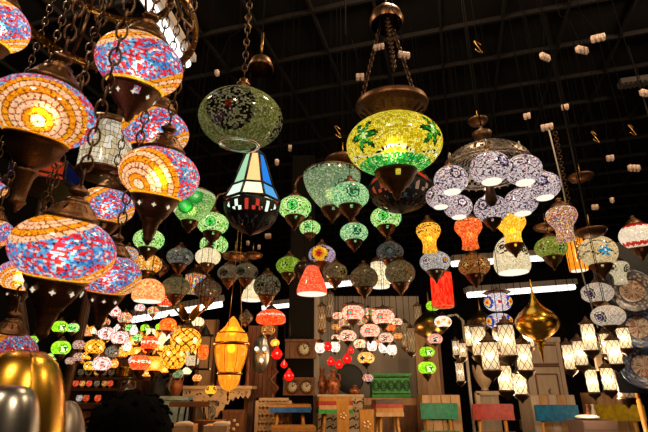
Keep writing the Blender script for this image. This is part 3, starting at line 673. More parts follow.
# glass panel lanterns
def hex_lantern(px, py, hpx, wpx, d, label, up, low, name='panel_lantern', glow=.7, taper=.42, n=6, belly=True):
    """six tapering glass panels over a flared band of panes and a pierced belly; py = the widest line"""
    d = dep(label, d); c = at(px, py, d); k = d / F; r = wpx * k / 2; h = hpx * k
    bot = h * .62 if belly else h * .12
    root = thing(name, label, 'lantern', c - Vector((0, 0, bot)), math.atan2(-c.x, c.y))
    o = Vector((0, 0, bot))
    def P3(i, rr, z):
        a = 2 * PI * (i + .5) / n + 0.0
        return Vector((rr * math.sin(a), -rr * math.cos(a), z)) + o
    lv = [(r * taper, h), (r * max(.74, taper), h * .3), (r, 0.0), (r * .96, -h * .04)]
    fr = MB()
    for i in range(n):
        for q in range(2):
            fr.tube([P3(i, *lv[q]), P3(i, *lv[q + 1])], r * .045, 5)
    for q in range(3):
        for i in range(n): fr.tube([P3(i, *lv[q]), P3(i + 1, *lv[q])], r * .05, 5)
    part('frame', fr, 'black', root)
    for i in range(n):
        for q, pal, nm in ((0, up, 'glass_panel'), (1, low, 'flared_pane')):
            cc = pal[i % len(pal)]
            a, bq, cq, dq = P3(i, *lv[q + 1]), P3(i + 1, *lv[q + 1]), P3(i + 1, *lv[q]), P3(i, *lv[q])
            me = bpy.data.meshes.new(nm)
            inn = [v - Vector((v.x, v.y, 0)).normalized() * .004 for v in (a, bq, cq, dq)]
            vs = [a, bq, cq, dq] + inn
            me.from_pydata([tuple(v) for v in vs], [], [(0, 1, 2, 3), (7, 6, 5, 4), (0, 4, 5, 1), (1, 5, 6, 2), (2, 6, 7, 3), (3, 7, 4, 0)])
            me.uv_layers.new(name='tile'); me.color_attributes.new('Col', 'FLOAT_COLOR', 'CORNER'); uv = me.uv_layers['tile']; ca = me.color_attributes['Col']
            for li in range(len(ca.data)):
                uv.data[li].uv = (.5, .5); ca.data[li].color = (*lin(cc), 1)
            me.materials.append(MT['shade'])
            e = link(nm, me, root); e['glow'] = glow
    cp = MB(); cp.lathe([(r * taper * 1.05, h), (r * taper * .8, h * 1.06), (r * taper * .4, h * 1.12), (r * .12, h * 1.2), (r * .16, h * 1.25), (.003, h * 1.3)], 16)
    cp.v = [(x, y, z + bot) for x, y, z in cp.v]
    part('top_cap', cp, 'bronze2', root)
    if belly:
        bl = MB(); prof = [(r * .95, -h * .04), (r * .93, -h * .14), (r * .85, -h * .28), (r * .66, -h * .42), (r * .38, -h * .52), (r * .12, -h * .58), (.003, -h * .62)]
        pr = []
        for i in range(len(prof) - 1):
            for q in range(2): pr.append(tuple(prof[i][m] + (prof[i + 1][m] - prof[i][m]) * q / 2 for m in (0, 1)))
        pr.append(prof[-1])
        bl.lathe(pr, 48, skip=lambda i, j: (j in (1, 2, 5, 7) and i % 3 == 1) or (j in (3, 6) and i % 2 == 0)); bl.v = [(x, y, z + bot) for x, y, z in bl.v]
        part('pierced_belly', bl, 'black', root)
    else:
        part('bottom_plate', MB().lathe([(r * .96, bot - h * .04), (r * .5, bot - h * .1), (.003, bot - h * .12)], 24), 'bronze2', root)
    hanger(root, bot + h * 1.29, c.z + h * 1.29, None, thick=.003)
    return root
hex_lantern(252, 204, 54, 58, 2.35, 'tapered lantern of coloured glass panels under the green mirror mosaic globe', ['#2a80d0', '#18202c', '#203038', '#203038', '#203038', '#18281c', '#a0c8a8', '#f0c890'], ['#58a0d0', '#c03c20', '#d8e8d8', '#b84030', '#d8e8d8', '#c03c20', '#d0e4d4', '#fcf0cc'], glow=.8, taper=.34, n=8)
hex_lantern(400, 188, 44, 66, 2.7, 'dark lantern with red corner panes behind the big yellow globe', ['#a83020', '#303028', '#b84030', '#a89878'], ['#c83c24', '#a88870', '#3a4848', '#b85038'], glow=.5, taper=.6)
hex_lantern(42, 188, 22, 68, 1.9, 'navy and orange paned lantern behind the long bronze cup at left', ['#141a4a', '#c8401c', '#141a4a', '#1c2058'], ['#1c1c50', '#d04c20', '#302050', '#14184a'], glow=.35, taper=.9, belly=False)

# white perforated drum lantern
c = at(106, 152, 1.95); k = 1.95 / F
t = thing('drum_lantern', 'white pierced drum lantern behind the chains at left', 'lantern', c - Vector((0, 0, 26 * k)), math.atan2(-c.x, c.y))
s = link('glass_shade', tiles('cyl', 1.1, 40, 22, dict(base=['#e8dcc0', '#b8a888', '#f4ecd8', '#c8b898'], meds=[(.5, .5, .5, [['#fff8e8'], ['#d8c8a0']])]), 4), t, (0, 0, 26 * k), sc=23 * k); s['glow'] = .55
part('bottom_plate', MB().lathe([(.003, 0), (24 * k, 0), (24 * k, 3 * k), (22 * k, 4 * k)], 32), 'bronze', t)
part('top_cap', MB().lathe([(24 * k, 50 * k), (26 * k, 53 * k), (24 * k, 57 * k), (10 * k, 62 * k), (.003, 68 * k)], 32), 'bronze', t)
hanger(t, 67 * k, c.z + 41 * k, None, thick=.003)

# ------------------------------------------------------------------ single large pendants
lamp(394, 145, 95, 1.95, 'yel', 'huge yellow mosaic globe lamp with green flowers under a bowl shaped cap', asp=.64, kind='globe_low', cap='bowlcap', cup='mid', glow=.62, bulb=.4, hang=2.52, tilt=(.13, 0))
c = at(390, 0, 1.95); c0 = at(391, 97, 1.95)
t = thing('pendant_hanger', 'three chain hanger with a dark canopy above the huge yellow lamp', 'hanger', Vector((c0.x, c0.y, c0.z)))
zt = 2.62 - c0.z
for i in range(3):
    a = 2 * PI * i / 3 + .5; x, y = .14 * math.cos(a), .14 * math.sin(a); n = 24
    m = chain_mesh(n, .026, .0026); L = math.sqrt(.11 ** 2 + (zt - .03) ** 2)
    link('chain', m, t, (x, y, .03), rot=(0, 0, 0), sc=(1, 1, 1)).rotation_mode = 'QUATERNION'
    o = t.children[-1]; dv = Vector((x * .2, y * .2, zt)) - Vector((x, y, .03)); o.rotation_quaternion = dv.to_track_quat('Z', 'Y'); o.scale = (1, 1, dv.length / (n * .026))
part('canopy', MB().lathe([(.07, zt - .02), (.078, zt), (.066, zt + .04), (.03, zt + .08), (.006, zt + .1), (.006, CEIL - c0.z + .01)], 28), 'bronze', t)
lamp(241, 119, 83, 1.95, 'mir', 'unlit green mirror mosaic globe with an open underside, hanging alone near the centre left', asp=.72, kind='globe_open', cap='neck', cup=None, glow=.1, hang='chain', pitch=.031, tilt=(.16, 0))  # unlit globe, slight emission added so the glass looks brighter
T1 = [o for o in COL.objects if o.get('label', '').startswith('unlit green mirror')][0]; rr1 = 83 * 1.95 / F / 2
part('glass_rim', MB().lathe([(.44 * rr1, .04 * rr1), (.5 * rr1, .0), (.5 * rr1, -.03 * rr1), (.43 * rr1, -.04 * rr1), (.4 * rr1, .03 * rr1)], 36), 'glass', T1)
c = at(261, 66, 2.12)
t = thing('brass_canopy', 'small bell shaped brass canopy on a rod beside the green mirror globe', 'canopy', c)
part('bell', MB().lathe([(.055, -.02), (.06, -.012), (.045, .03), (.02, .05), (.006, .06)], 24), 'bronze', t)
part('rod', MB().tube([(0, 0, .05), (0, 0, .19)], .006, 8), 'brass', t)
hanger(t, .18, c.z + .18, None, thick=.002)
lamp(332, 192, 58, 2.5, 'grnpale', 'wide pale green bowl lamp under a dark disc, left of the huge yellow globe', kind='bowl', asp=.62, cap='disc', cup='mid', glow=.45, bulb=.12)
lamp(191, 209, 46, 2.5, 'grnbowl', 'glowing green bowl lamp just right of the gold swirl lamp', kind='bowl', asp=.6, cap='disc', cup='mid', glow=.7, bulb=.1)

# ------------------------------------------------------------------ green lamps
GG = 'green mosaic lamps in the middle'
def L_(px, py, w, pat, label, d=None, **k):
    k.setdefault('group', GG)
    return lamp(px, py, w, d or max(2.4, min(3.9, 92 / w)), pat, label, **k)
L_(213, 224, 31, 'grn', 'green medallion globe lamp right of the glowing green bowl', cup='mid', arm=.8)
L_(214, 245, 28, 'grn', 'green globe lamp in line below the one beside the glowing green bowl', 3.15, cup='mid')
L_(149, 240, 30, 'grn', 'green globe lamp below the gold swirl lamp at left', 3.0, cup='mid')
L_(295, 208, 33, 'grn', 'bright green medallion globe lamp right of the tapered panel lantern', cup='mid', arm=.8)
L_(310, 228, 21, 'grn', 'small green globe lamp behind the right side of a green medallion lamp', 3.4)
L_(350, 196, 38, 'grn2', 'sea green globe lamp in front of the wide pale bowl', 2.35, cup='mid')
L_(354, 233, 28, 'grn2', 'sea green globe lamp hanging below the wide pale bowl', 3.1, cup='mid')
L_(386, 218, 31, 'grn', 'green globe lamp right below the huge yellow globe', cup='mid', arm=.8)
L_(289, 266, 26, 'limey', 'yellow green globe lamp with dark rings left of the orange bell lamp', 3.3, cup='mid', glow=.5)

# ------------------------------------------------------------------ other lamps, left to centre
GD = 'unlit dark mosaic lamps'  # no bulbs inside; faint emission added to lift the dark glass
L_(208, 257, 25, 'white', 'cream globe lamp under the two green ones', 3.4, cup='mid', glow=.75, group=None)
L_(208, 290, 27, 'dots', 'dull brown globe lamp with tiny coloured dots, lowest under the cream globe', 3.25, cup='mid', glow=.14, group=GD)
L_(195, 284, 20, 'multi', 'green and yellow checked lamp behind the brown dotted globe', 3.7, kind='cyl', asp=.9, cup=None, glow=.7, group=None)
L_(148, 264, 27, 'amber', 'amber glass globe lamp over the peach bell lamp', 3.1, cup='mid', glow=.75, group=None)
L_(149, 291, 31, 'peach', 'peach bell lamp with a white underside at the left', 2.95, kind='hat', asp=.75, cup=None, disc=True, glow=.8, group=None)
L_(180, 257, 26, 'grey', 'grey speckled globe lamp left of the cream globe', 3.2, cup='mid', glow=.2, group=GD)
L_(176, 287, 28, 'crackle', 'olive crackled glass globe lamp under the grey speckled one', 3.1, cup='mid', glow=.2, group=GD)
L_(165, 301, 17, 'ored', 'small orange red globe lamp with a white belt right of the peach bell', 3.6, cup=None, disc=True, glow=.9, group=None)
L_(161, 268, 16, 'maroon', 'small maroon globe lamp behind the amber globe', 3.6, glow=.3, group=GD)
L_(128, 254, 20, 'strp', 'blue and orange striped globe lamp peeping out above a red and blue one', 3.0, glow=.7, group=None)
L_(229, 273, 23, 'bead', 'beaded brown globe lamp, left half of a touching pair', 3.3, cup='mid', glow=.14, group=GD)
L_(246, 272, 24, 'bead', 'beaded brown globe lamp, right half of a touching pair', 3.2, cup='mid', glow=.14, group=GD)
L_(267, 286, 27, 'drk', 'dark diamond patterned globe lamp left of the orange bell lamp', 3.1, cup='mid', glow=.14, group=GD, asp=.9)
L_(252, 290, 20, 'white', 'cream bell lamp with a lit underside behind the dark diamond globe', 3.5, kind='bell', asp=1.05, cup=None, disc=True, glow=.65, group=None)
L_(312, 280, 30, 'ofab', 'orange bell lamp glowing beside the dark column', 2.9, kind='bell', asp=.95, cup=None, disc=True, glow=.85, group=None)
L_(304, 270, 20, 'maroon', 'dark maroon globe lamp touching the orange bell lamp', 3.3, cup='mid', glow=.14, group=GD, asp=.9)
L_(322, 255, 27, 'sun', 'lilac globe lamp with a big orange sunflower', 3.1, glow=.62, group=None)
L_(335, 272, 25, 'star', 'bronze globe lamp with a gold star right below the sunflower lamp', 3.25, cup='mid', glow=.25, group=GD)
L_(364, 278, 28, 'brz', 'plain dark bronze globe lamp under the sea green ones', 3.0, cup='mid', glow=.14, group=GD, asp=.85)
L_(380, 275, 18, 'white', 'cream drum lamp hidden behind the plain bronze globe', 3.5, kind='cyl', asp=1.4, cup=None, disc=True, glow=.75, group=None)
L_(390, 252, 27, 'drk2', 'slate grey rosette globe lamp under the green one below the yellow globe', 3.15, cup='mid', glow=.2, group=GD)
L_(400, 273, 30, 'brz', 'bronze speckled globe lamp with one orange fleck, under the slate grey one', 3.0, cup='mid', glow=.22, group=GD, asp=.85, rz=-.3)

# ------------------------------------------------------------------ right of the centre
L_(429, 238, 24, 'vyel', 'yellow vase shaped lamp under the left of the purple chandelier', 2.9, kind='vase', asp=1.2, cup=None, glow=.85, group='vase shaped lamps', cap='dome', bulb=.05)
L_(469, 234, 27, 'vora', 'orange red vase shaped lamp under the purple chandelier', 2.85, kind='vase', asp=1.1, cup=None, glow=.85, group='vase shaped lamps', bulb=.05)
L_(512, 230, 28, 'vfl', 'yellow flowered vase shaped lamp above the cream bell lamp', 2.75, kind='vase', asp=1.1, cup='mid', glow=.9, group='vase shaped lamps', bulb=.05)
L_(563, 224, 29, 'speck', 'speckled multicolour vase shaped lamp beside the hanging white flex', 2.85, kind='vase', asp=1.15, cup=None, glow=.55, group='vase shaped lamps')
L_(435, 262, 30, 'mar', 'grey marbled globe lamp with red and blue flowers below the yellow vase lamp', 2.95, cup='mid', glow=.5, group=None)
L_(474, 266, 31, 'dia', 'amber brown globe lamp with diamond marks below the orange vase lamp', 2.95, cup='mid', glow=.55, group=None)
L_(511, 256, 34, 'creambell', 'cream bell lamp with black outlined leaves', 3.05, kind='hat', asp=1.12, cup=None, disc=True, glow=.62, group=None)
L_(551, 248, 31, 'olive', 'olive green globe lamp with little flowers left of the white flex', 2.9, cup='mid', glow=.4, group=None)
L_(576, 255, 17, 'fix', 'yellow drum lamp behind the cream and turquoise globe', 3.2, kind='cyl', asp=1.9, cup=None, disc=True, glow=.7, group=None)
L_(598, 252, 35, 'cream', 'cream globe lamp with a turquoise flower at right', 2.75, asp=.92, cup='mid', glow=.6, group=None)
L_(637, 236, 32, 'rw', 'white globe lamp with red zigzag bands at the right edge', 2.8, cup='mid', glow=.65, group=None, cap='dome', asp=.85, tilt=(.2, 0))
L_(442, 290, 21, 'flame', 'red flame drum lamp with a wooden foot below the marbled globe', 3.1, kind='cyl', asp=1.65, cup=None, glow=.85, group=None)
L_(433, 306, 14, 'lime', 'lime green globe lamp behind the wooden foot of the red drum lamp', 3.6, cup=None, glow=.8, group='lime green lamps')
L_(498, 302, 27, 'bor', 'blue and orange eye patterned globe lamp, upper of two below the diamond lamp', 3.1, cap='disc', cup=None, glow=.75, group='blue and orange eye lamps')
L_(499, 321, 26, 'bor', 'blue and orange eye patterned globe lamp, lower of two, over the lattice lanterns', 3.12, cap=None, cup='small', glow=.65, group='blue and orange eye lamps', hang=at(499, 312, 3.12).z, asp=.6)

# almond shaped eye lamps at right
for px, py, w, d, txt in ((597, 293, 30, 2.9, 'upper almond shaped cream lamp with a dark eye, left of the plates'), (608, 316, 31, 2.8, 'lower almond shaped cream lamp with a violet eye, left of the plates')):
    lamp(px, py, w, d, 'eye', txt, asp=.68, cap='dome', cup='small', glow=.42, group='almond shaped eye lamps', kind='globe_open')
lamp(619, 273, 20, 2.9, 'creambell', 'cream vase lamp just above the topmost plate', kind='vase', asp=1.1, cap='dome', cup=None, glow=.45)
lamp(620, 299, 14, 3.0, 'speck', 'small speckled globe lamp between the almond lamps and plates', glow=.35)

# ------------------------------------------------------------------ purple chandelier
D = 2.3; c = at(487, 170, D)
t = thing('globe_chandelier', 'purple and white mosaic globe chandelier with a pierced bronze dish', 'chandelier', c)
b = MB(); R0 = 43 * D / F
rr = random.Random(3)
b.lathe([(R0 * math.sin(q / 14 * PI / 2), (.11 + .02) * math.cos(q / 14 * PI / 2)) for q in range(1, 15)], 84, skip=lambda i, j: j < 13 and ((i + j) % 2 == 0 if j % 3 else i % 4 == 0))
dish = part('pierced_dish', b, 'steel', t)
b = MB(); ring_lace(b, R0, -.01, .014, 60); part('dish_rim', b, 'steel', t)
part('stem', MB().lathe([(.012, -.2), (.03, -.17), (.02, -.1), (.035, -.05), (.02, .02), (.008, .1), (.008, .16), (.04, .18), (.05, .21), (.02, .225), (.004, .25), (.001, .26)], 16), 'bronze2', t)
hanger(t, .255, c.z + .255, None, thick=.003)
globes = [(490, 168, 39, 2.02), (523, 170, 36, 2.1), (451, 180, 34, 2.2), (440, 197, 28, 2.45), (458, 207, 28, 2.5), (543, 186, 33, 2.25), (521, 202, 32, 2.4), (491, 209, 33, 2.3)]
for i, (px, py, w, d) in enumerate(globes):
    q = at(px, py, d) - c; Rr = w * d / F / 2
    me = cached('purple', lambda: tiles('globe_open', .84, 64, 30, P['purple'], 9))
    s = link('glass_shade', me, t, q, rot=(0, 0, math.atan2(-px + 324, F) + i * 1.1), sc=Rr); s['glow'] = .5
    last = i == 7
    if not last:
        dm = MB().lathe([(.001, -.03), (.3, -.03), (.48, 0), (.5, .03), (.44, .05), (.001, .05)], 24)
        link('opening_light', dm.mesh('opening_light', MT['disc']), s, (0, 0, -.80), label='white lit opening')
    else:
        link('bottom_cup', cached(('cup', 'mid'), lambda: cup_mesh('mid')), s, (0, 0, -.7), sc=.9)
    link('top_cap', cached(('cap', 'dome'), lambda: cap_mesh('dome')), s, (0, 0, .8), sc=.8)
    a = q.normalized(); top = q + Vector((0, 0, Rr * 1.2))
    ang = math.atan2(q.y, q.x); rim = Vector((R0 * .96 * math.cos(ang), R0 * .96 * math.sin(ang), 0))
    if q.x ** 2 + q.y ** 2 < .01: rim = Vector((.02, 0, -.1))
    mid = (top + rim) / 2 + Vector((0, 0, .05))
    part('arm', MB().tube([rim, (rim + mid) / 2 + Vector((0, 0, .03)), mid, (mid + top) / 2 + Vector((0, 0, .02)), top], .005, 6), 'steel', t)
bulb_or_fill_light(at(487, 190, 2.3), 2.2, None, '#fff0e0', .03)

# ------------------------------------------------------------------ gold onion pendants
def onion(px, py, w, d, label, m='gold', spike=1.0):
    d = dep(label, d); c = at(px, py, d); r = w * d / F / 2
    t = thing('onion_pendant', label, 'pendant lamp', c - Vector((0, 0, r * (.8 + spike))), 0, 'onion shaped brass pendants')
    z0 = r * (.8 + spike)
    pr = [(.02, 2.1), (.03, 1.9), (.06, 1.55), (.12, 1.2), (.24, .95), (.48, .7), (.78, .46), (.96, .2), (1, 0), (.95, -.2), (.8, -.42), (.55, -.62), (.3, -.74), (.24, -.8)]
    part('body', MB().lathe([(a * r, z * r + z0) for a, z in reversed(pr)], 40), m, t)
    part('spike', MB().lathe([(.003, .0)] + [(a * r, z * r + z0) for a, z in [(.03, -.7 - spike), (.07, -.8 - spike * .6), (.16, -.95), (.26, -.84), (.24, -.78), (.1, -.76)]], 16), m, t)
    hanger(t, z0 + 2.08 * r, c.z + 2.08 * r, None)
    return t
onion(537, 323, 42, 2.9, 'polished brass onion pendant with a long spike before the grey cabinet')
onion(430, 326, 32, 3.5, 'dull gold onion pendant behind the red drum lamp', 'brass', .5)
onion(481, 322, 22, 3.7, 'small brass onion pendant behind the blue and orange lamps', 'brass', .4)
for px, py, w, txt in ((443, 322, 17, None),):
    lamp(px, py, w, 3.2, 'wtor', 'white globe lamp with orange and blue motifs below the red drum lamp', cup='small', glow=.85)
lamp(435, 339, 15, 3.3, 'pinkeye', 'pale pink globe lamp with a dark eye ring over the lime lamps', cup='small', glow=.7)
lamp(427, 352, 15, 3.5, 'lime', 'upper lime green globe lamp above the green chair', cup='small', glow=.9, group='lime green lamps')
lamp(427, 368, 18, 3.3, 'lime', 'lower lime green globe lamp above the green chair', cup='mid', glow=.95, group='lime green lamps')

# ------------------------------------------------------------------ lattice lanterns
def lantern_parts():
    top = MB().lathe([(1.02, -.02), (1.15, .05), (1.1, .14), (.8, .26), (.62, .38), (.7, .46), (.4, .62), (.24, .8), (.3, .9), (.16, 1.02), (.06, 1.2), (.01, 1.22)], 20).mesh('top_cap', MT['bronze2'])
    bot = MB().lathe([(1.02, .02), (1.18, -.04), (1.15, -.14), (1.05, -.22), (.95, -.5), (.6, -.78), (.32, -.9), (.26, -1.05), (.12, -1.2), (.01, -1.35)], 20).mesh('bottom_cup', MT['bronze2'])
    bulb = MB().lathe([(.01, -.5), (.26, -.36), (.36, -.1), (.3, .16), (.16, .34), (.14, .5), (.01, .52)], 14).mesh('bulb', MT['bulb'])
    return top, bot, bulb
LANT = cached('lantern', lantern_parts)
def cage_mesh(asp, n=8):
    b = MB()
    for s in (-1, 1):
        for k in range(n):
            b.tube([(math.cos(2 * PI * (k / n + s * f / 8 * .33)), math.sin(2 * PI * (k / n + s * f / 8 * .33)), asp * (-1 + 2 * f / 8)) for f in range(9)], .036, 4)
    for z in (-asp, asp): b.tube([(1.02 * math.cos(2 * PI * i / 20), 1.02 * math.sin(2 * PI * i / 20), z) for i in range(20)], .07, 5, closed=True)
    return b.mesh('lattice_cage', MT['bronze2'])
def lantern(px, py, w, h, d, label, group, glow=.2, bulb=.55, cup=True):
    d = dep(label, d); c = at(px, py, d); r = w * d / F / 2; asp = round(h / w, 1)
    bz = r * (asp + (1.35 if cup else .15))
    t = thing('lattice_lantern', label, 'lantern', c - Vector((0, 0, bz)), RND.uniform(0, 6), group)
    s = link('glass_cylinder', cached(('lat', asp), lambda: tiles('cyl', asp, 20, 10, dict(base=['#f0dcb8', '#f4e4c8'], grout=0), 5)), t, (0, 0, bz), sc=r * .93); s['glow'] = glow
    link('lattice_cage', cached(('cage', asp), lambda: cage_mesh(asp)), t, (0, 0, bz), sc=r)
    link('top_cap', LANT[0], t, (0, 0, bz + r * asp), sc=r)
    if cup: link('bottom_cup', LANT[1], t, (0, 0, bz - r * asp), sc=r)
    else: link('bottom_plate', cached('bplate', lambda: MB().lathe([(1.02, .03), (1.1, -.04), (.6, -.1), (.01, -.14)], 16).mesh('bottom_plate', MT['bronze2'])), t, (0, 0, bz - r * asp), sc=r)
    bulb_or_fill_light((0, 0, bz), bulb, t, '#ffecd0', r * .32)
    hanger(t, bz + r * (asp + 1.2), c.z + r * (asp + 1.2), None, thick=.0022)
    return t
GL = 'lattice lanterns left of the grey cabinet'
for px, py, w, h, d, txt in [
    (470, 336, 10, 20, 3.4, 'small lattice lantern at the far left of the cluster over the red chair'),
    (479, 341, 15, 28, 3.1, 'lattice lantern second from the left of the cluster over the red chair'),
    (490, 356, 17, 27, 2.7, 'large front lattice lantern above the pale leaf bowl, left of the red chair middle'),
    (507, 340, 16, 30, 2.75, 'tall lattice lantern under the lower blue and orange lamp'),
    (524, 357, 15, 25, 2.9, 'lattice lantern touching the long brass spike'),
    (505, 378, 14, 24, 2.8, 'lowest front lattice lantern, right above the red chair'),
    (520, 384, 13, 20, 3.2, 'low lattice lantern right of the lowest one over the red chair'),
    (528, 338, 10, 18, 3.3, 'small lattice lantern half hidden behind the polished onion pendant'),
    (498, 339, 10, 20, 3.4, 'small lattice lantern behind the tall one under the eye patterned lamps')]:
    lantern(px, py, w, h, d, txt, GL)
GR = 'lattice lanterns below the plates'
for px, py, w, h, d, txt in [
    (569, 357, 11, 24, 3.0, 'leftmost lattice lantern right of the grey cabinet'),
    (580, 353, 12, 24, 2.8, 'second lattice lantern right of the grey cabinet'),
    (589, 337, 13, 26, 2.6, 'tall lattice lantern below the lower almond lamp, left of the cream wedge'),
    (605, 344, 10, 20, 3.1, 'narrow lattice lantern just right of the cream wedge'),
    (614, 352, 13, 24, 2.7, 'bright lattice lantern left of the lowest plate'),
    (624, 338, 12, 20, 2.9, 'lattice lantern overlapping the left edge of the middle plate'),
    (592, 381, 11, 22, 2.9, 'low lattice lantern above the gap between blue and yellow chairs'),
    (608, 379, 12, 22, 2.7, 'low lattice lantern above the yellow chair'),]:
    lantern(px, py, w, h, d, txt, GR)
lantern(624, 386, 15, 22, 3.1, 'dim greenish lattice lantern right above the yellow chair', GR, glow=.08, bulb=.01)
GC = 'smoky glass cup lamps in the middle'
for px, py, d, txt in [(320, 348, 3.4, 'clear glass lamp far left under the mosaic cluster, beside the dark column'), (335, 347, 3.5, 'clear glass lamp between the red hearts and the eye globe'),
                       (372, 346, 3.4, 'clear glass lamp over the left end of the green chest'), (384, 348, 3.3, 'clear glass lamp over the middle of the green chest'), (392, 350, 3.5, 'clear glass lamp over the right half of the green chest')]:
    lamp(px, py, 10, d, 'clear', txt, kind='tulip', asp=1.0, cap='dome', cup='mid', glow=.75, bulb=.12, group=GC, name='glass_cup_lamp')
# dark narrow lanterns by the metal stand
for px, py, w, h, d, txt in [(456, 348, 7, 14, 3.3, 'narrow dark lantern, upper left of three beside the black gap'), (463, 350, 7, 14, 3.2, 'narrow dark lantern, upper right of three beside the black gap'), (460, 372, 8, 18, 3.1, 'narrow dark lantern, lowest of three beside the black gap')]:
    lantern(px, py, w, h, d, txt, 'narrow dark lanterns', glow=.2, bulb=.08)
for px, py, d, txt in [(411, 340, 3.5, 'unlit dark iron lantern left of the lime lamps, front one'), (322, 318, 3.7, 'unlit dark iron lantern beside the dark column, front one'), (330, 306, 3.9, 'unlit dark iron lantern beside the dark column, rear one'), (405, 335, 3.8, 'unlit dark iron lantern left of the lime lamps, rear one'), (418, 318, 3.8, 'unlit dark iron lantern under the dull gold onion pendant')]:
    lantern(px, py, 8, 24, d, txt, 'unlit iron lanterns', glow=.02, bulb=.004)

# ------------------------------------------------------------------ centre mosaic cluster
GP = 'pink mosaic globe cluster'
for px, py, w, d, pat, txt in [
    (353, 313, 23, 3.2, 'pinkmo', 'upper left big pink mosaic globe of the middle cluster with a turquoise dot'),
    (383, 317, 23, 3.2, 'pinkmo', 'upper right big pink mosaic globe of the middle cluster with a turquoise dot'),
    (370, 331, 20, 3.0, 'pinkmo', 'lower middle pink mosaic globe of the cluster with a turquoise dot'),
    (348, 336, 17, 3.05, 'pinkmo2', 'cream mosaic globe with a black ringed eye at the lower left of the cluster'),
    (344, 323, 12, 3.4, 'multi', 'small multicolour globe left of the cluster middle'),
    (362, 322, 11, 3.3, 'multi', 'small globe between the two upper pink mosaic globes'),
    (386, 338, 15, 3.3, 'pinkmo2', 'small cream mosaic globe at the lower right of the cluster'),
    (391, 328, 9, 3.5, 'orange', 'tiny orange globe at the right rim of the pink cluster'),
    (336, 327, 9, 3.7, 'smallamb', 'tiny amber globe left of the pink cluster'),
    (360, 344, 13, 3.4, 'pinkmo', 'small pink mosaic globe right above the yellow eyed lamp'),
    (377, 343, 11, 3.5, 'multi', 'small multicolour globe between the clear glass lamps over the green chest'),
    (397, 322, 11, 3.6, 'pinkmo2', 'small cream mosaic globe right of the upper right big pink one'),
    (368, 312, 12, 3.7, 'multi', 'small multicolour globe behind the gap between the two big pink globes'),
    (338, 316, 11, 3.7, 'pinkmo', 'small pink mosaic globe left of the upper left big pink one'),
    (336, 338, 10, 3.8, 'pinkmo2', 'small cream mosaic globe left of the black ringed one'),
    (398, 336, 9, 3.8, 'smallamb', 'tiny amber globe at the far right of the pink cluster')]:
    lamp(px, py, w, d, pat, txt, asp=.72, cap='disc' if w > 20 else 'dome', cup='small', glow=.82, group=GP)
lamp(366, 358, 17, 3.1, 'cat', 'yellow globe lamp with two dark eyes under the pink cluster', cup='small', glow=.85)
lamp(368, 378, 11, 3.3, 'strp', 'small orange and blue globe lamp before the black disc', cup='small', glow=.8)
GH = 'red glass drop lamps'
for px, py, w, d, txt in [(328, 346, 8, 3.3, 'red glass drop lamp, topmost of the five near the copper vase'), (331, 361, 8, 3.2, 'red glass drop lamp, left of the five, above the copper vase'), (339, 364, 8, 3.15, 'red glass drop lamp, lowest of the five, above the black disc'),
                          (347, 358, 9, 3.1, 'red glass drop lamp, right of the five, beside the yellow eyed lamp'), (351, 350, 6, 3.4, 'tiny red glass drop lamp under the black ringed globe'),
                          (277, 353, 11, 3.2, 'large red glass drop lamp before the reddish slatted panel'), (284, 364, 7, 3.4, 'small red glass drop lamp left of the clocks'), (289, 375, 10, 3.3, 'red glass drop lamp touching the lower clock case')]:
    lamp(px, py, w, d, 'redglass', txt, kind='drop', asp=1.1, cap='dome', cup='small', glow=.85, group=GH, name='red_glass_lamp')

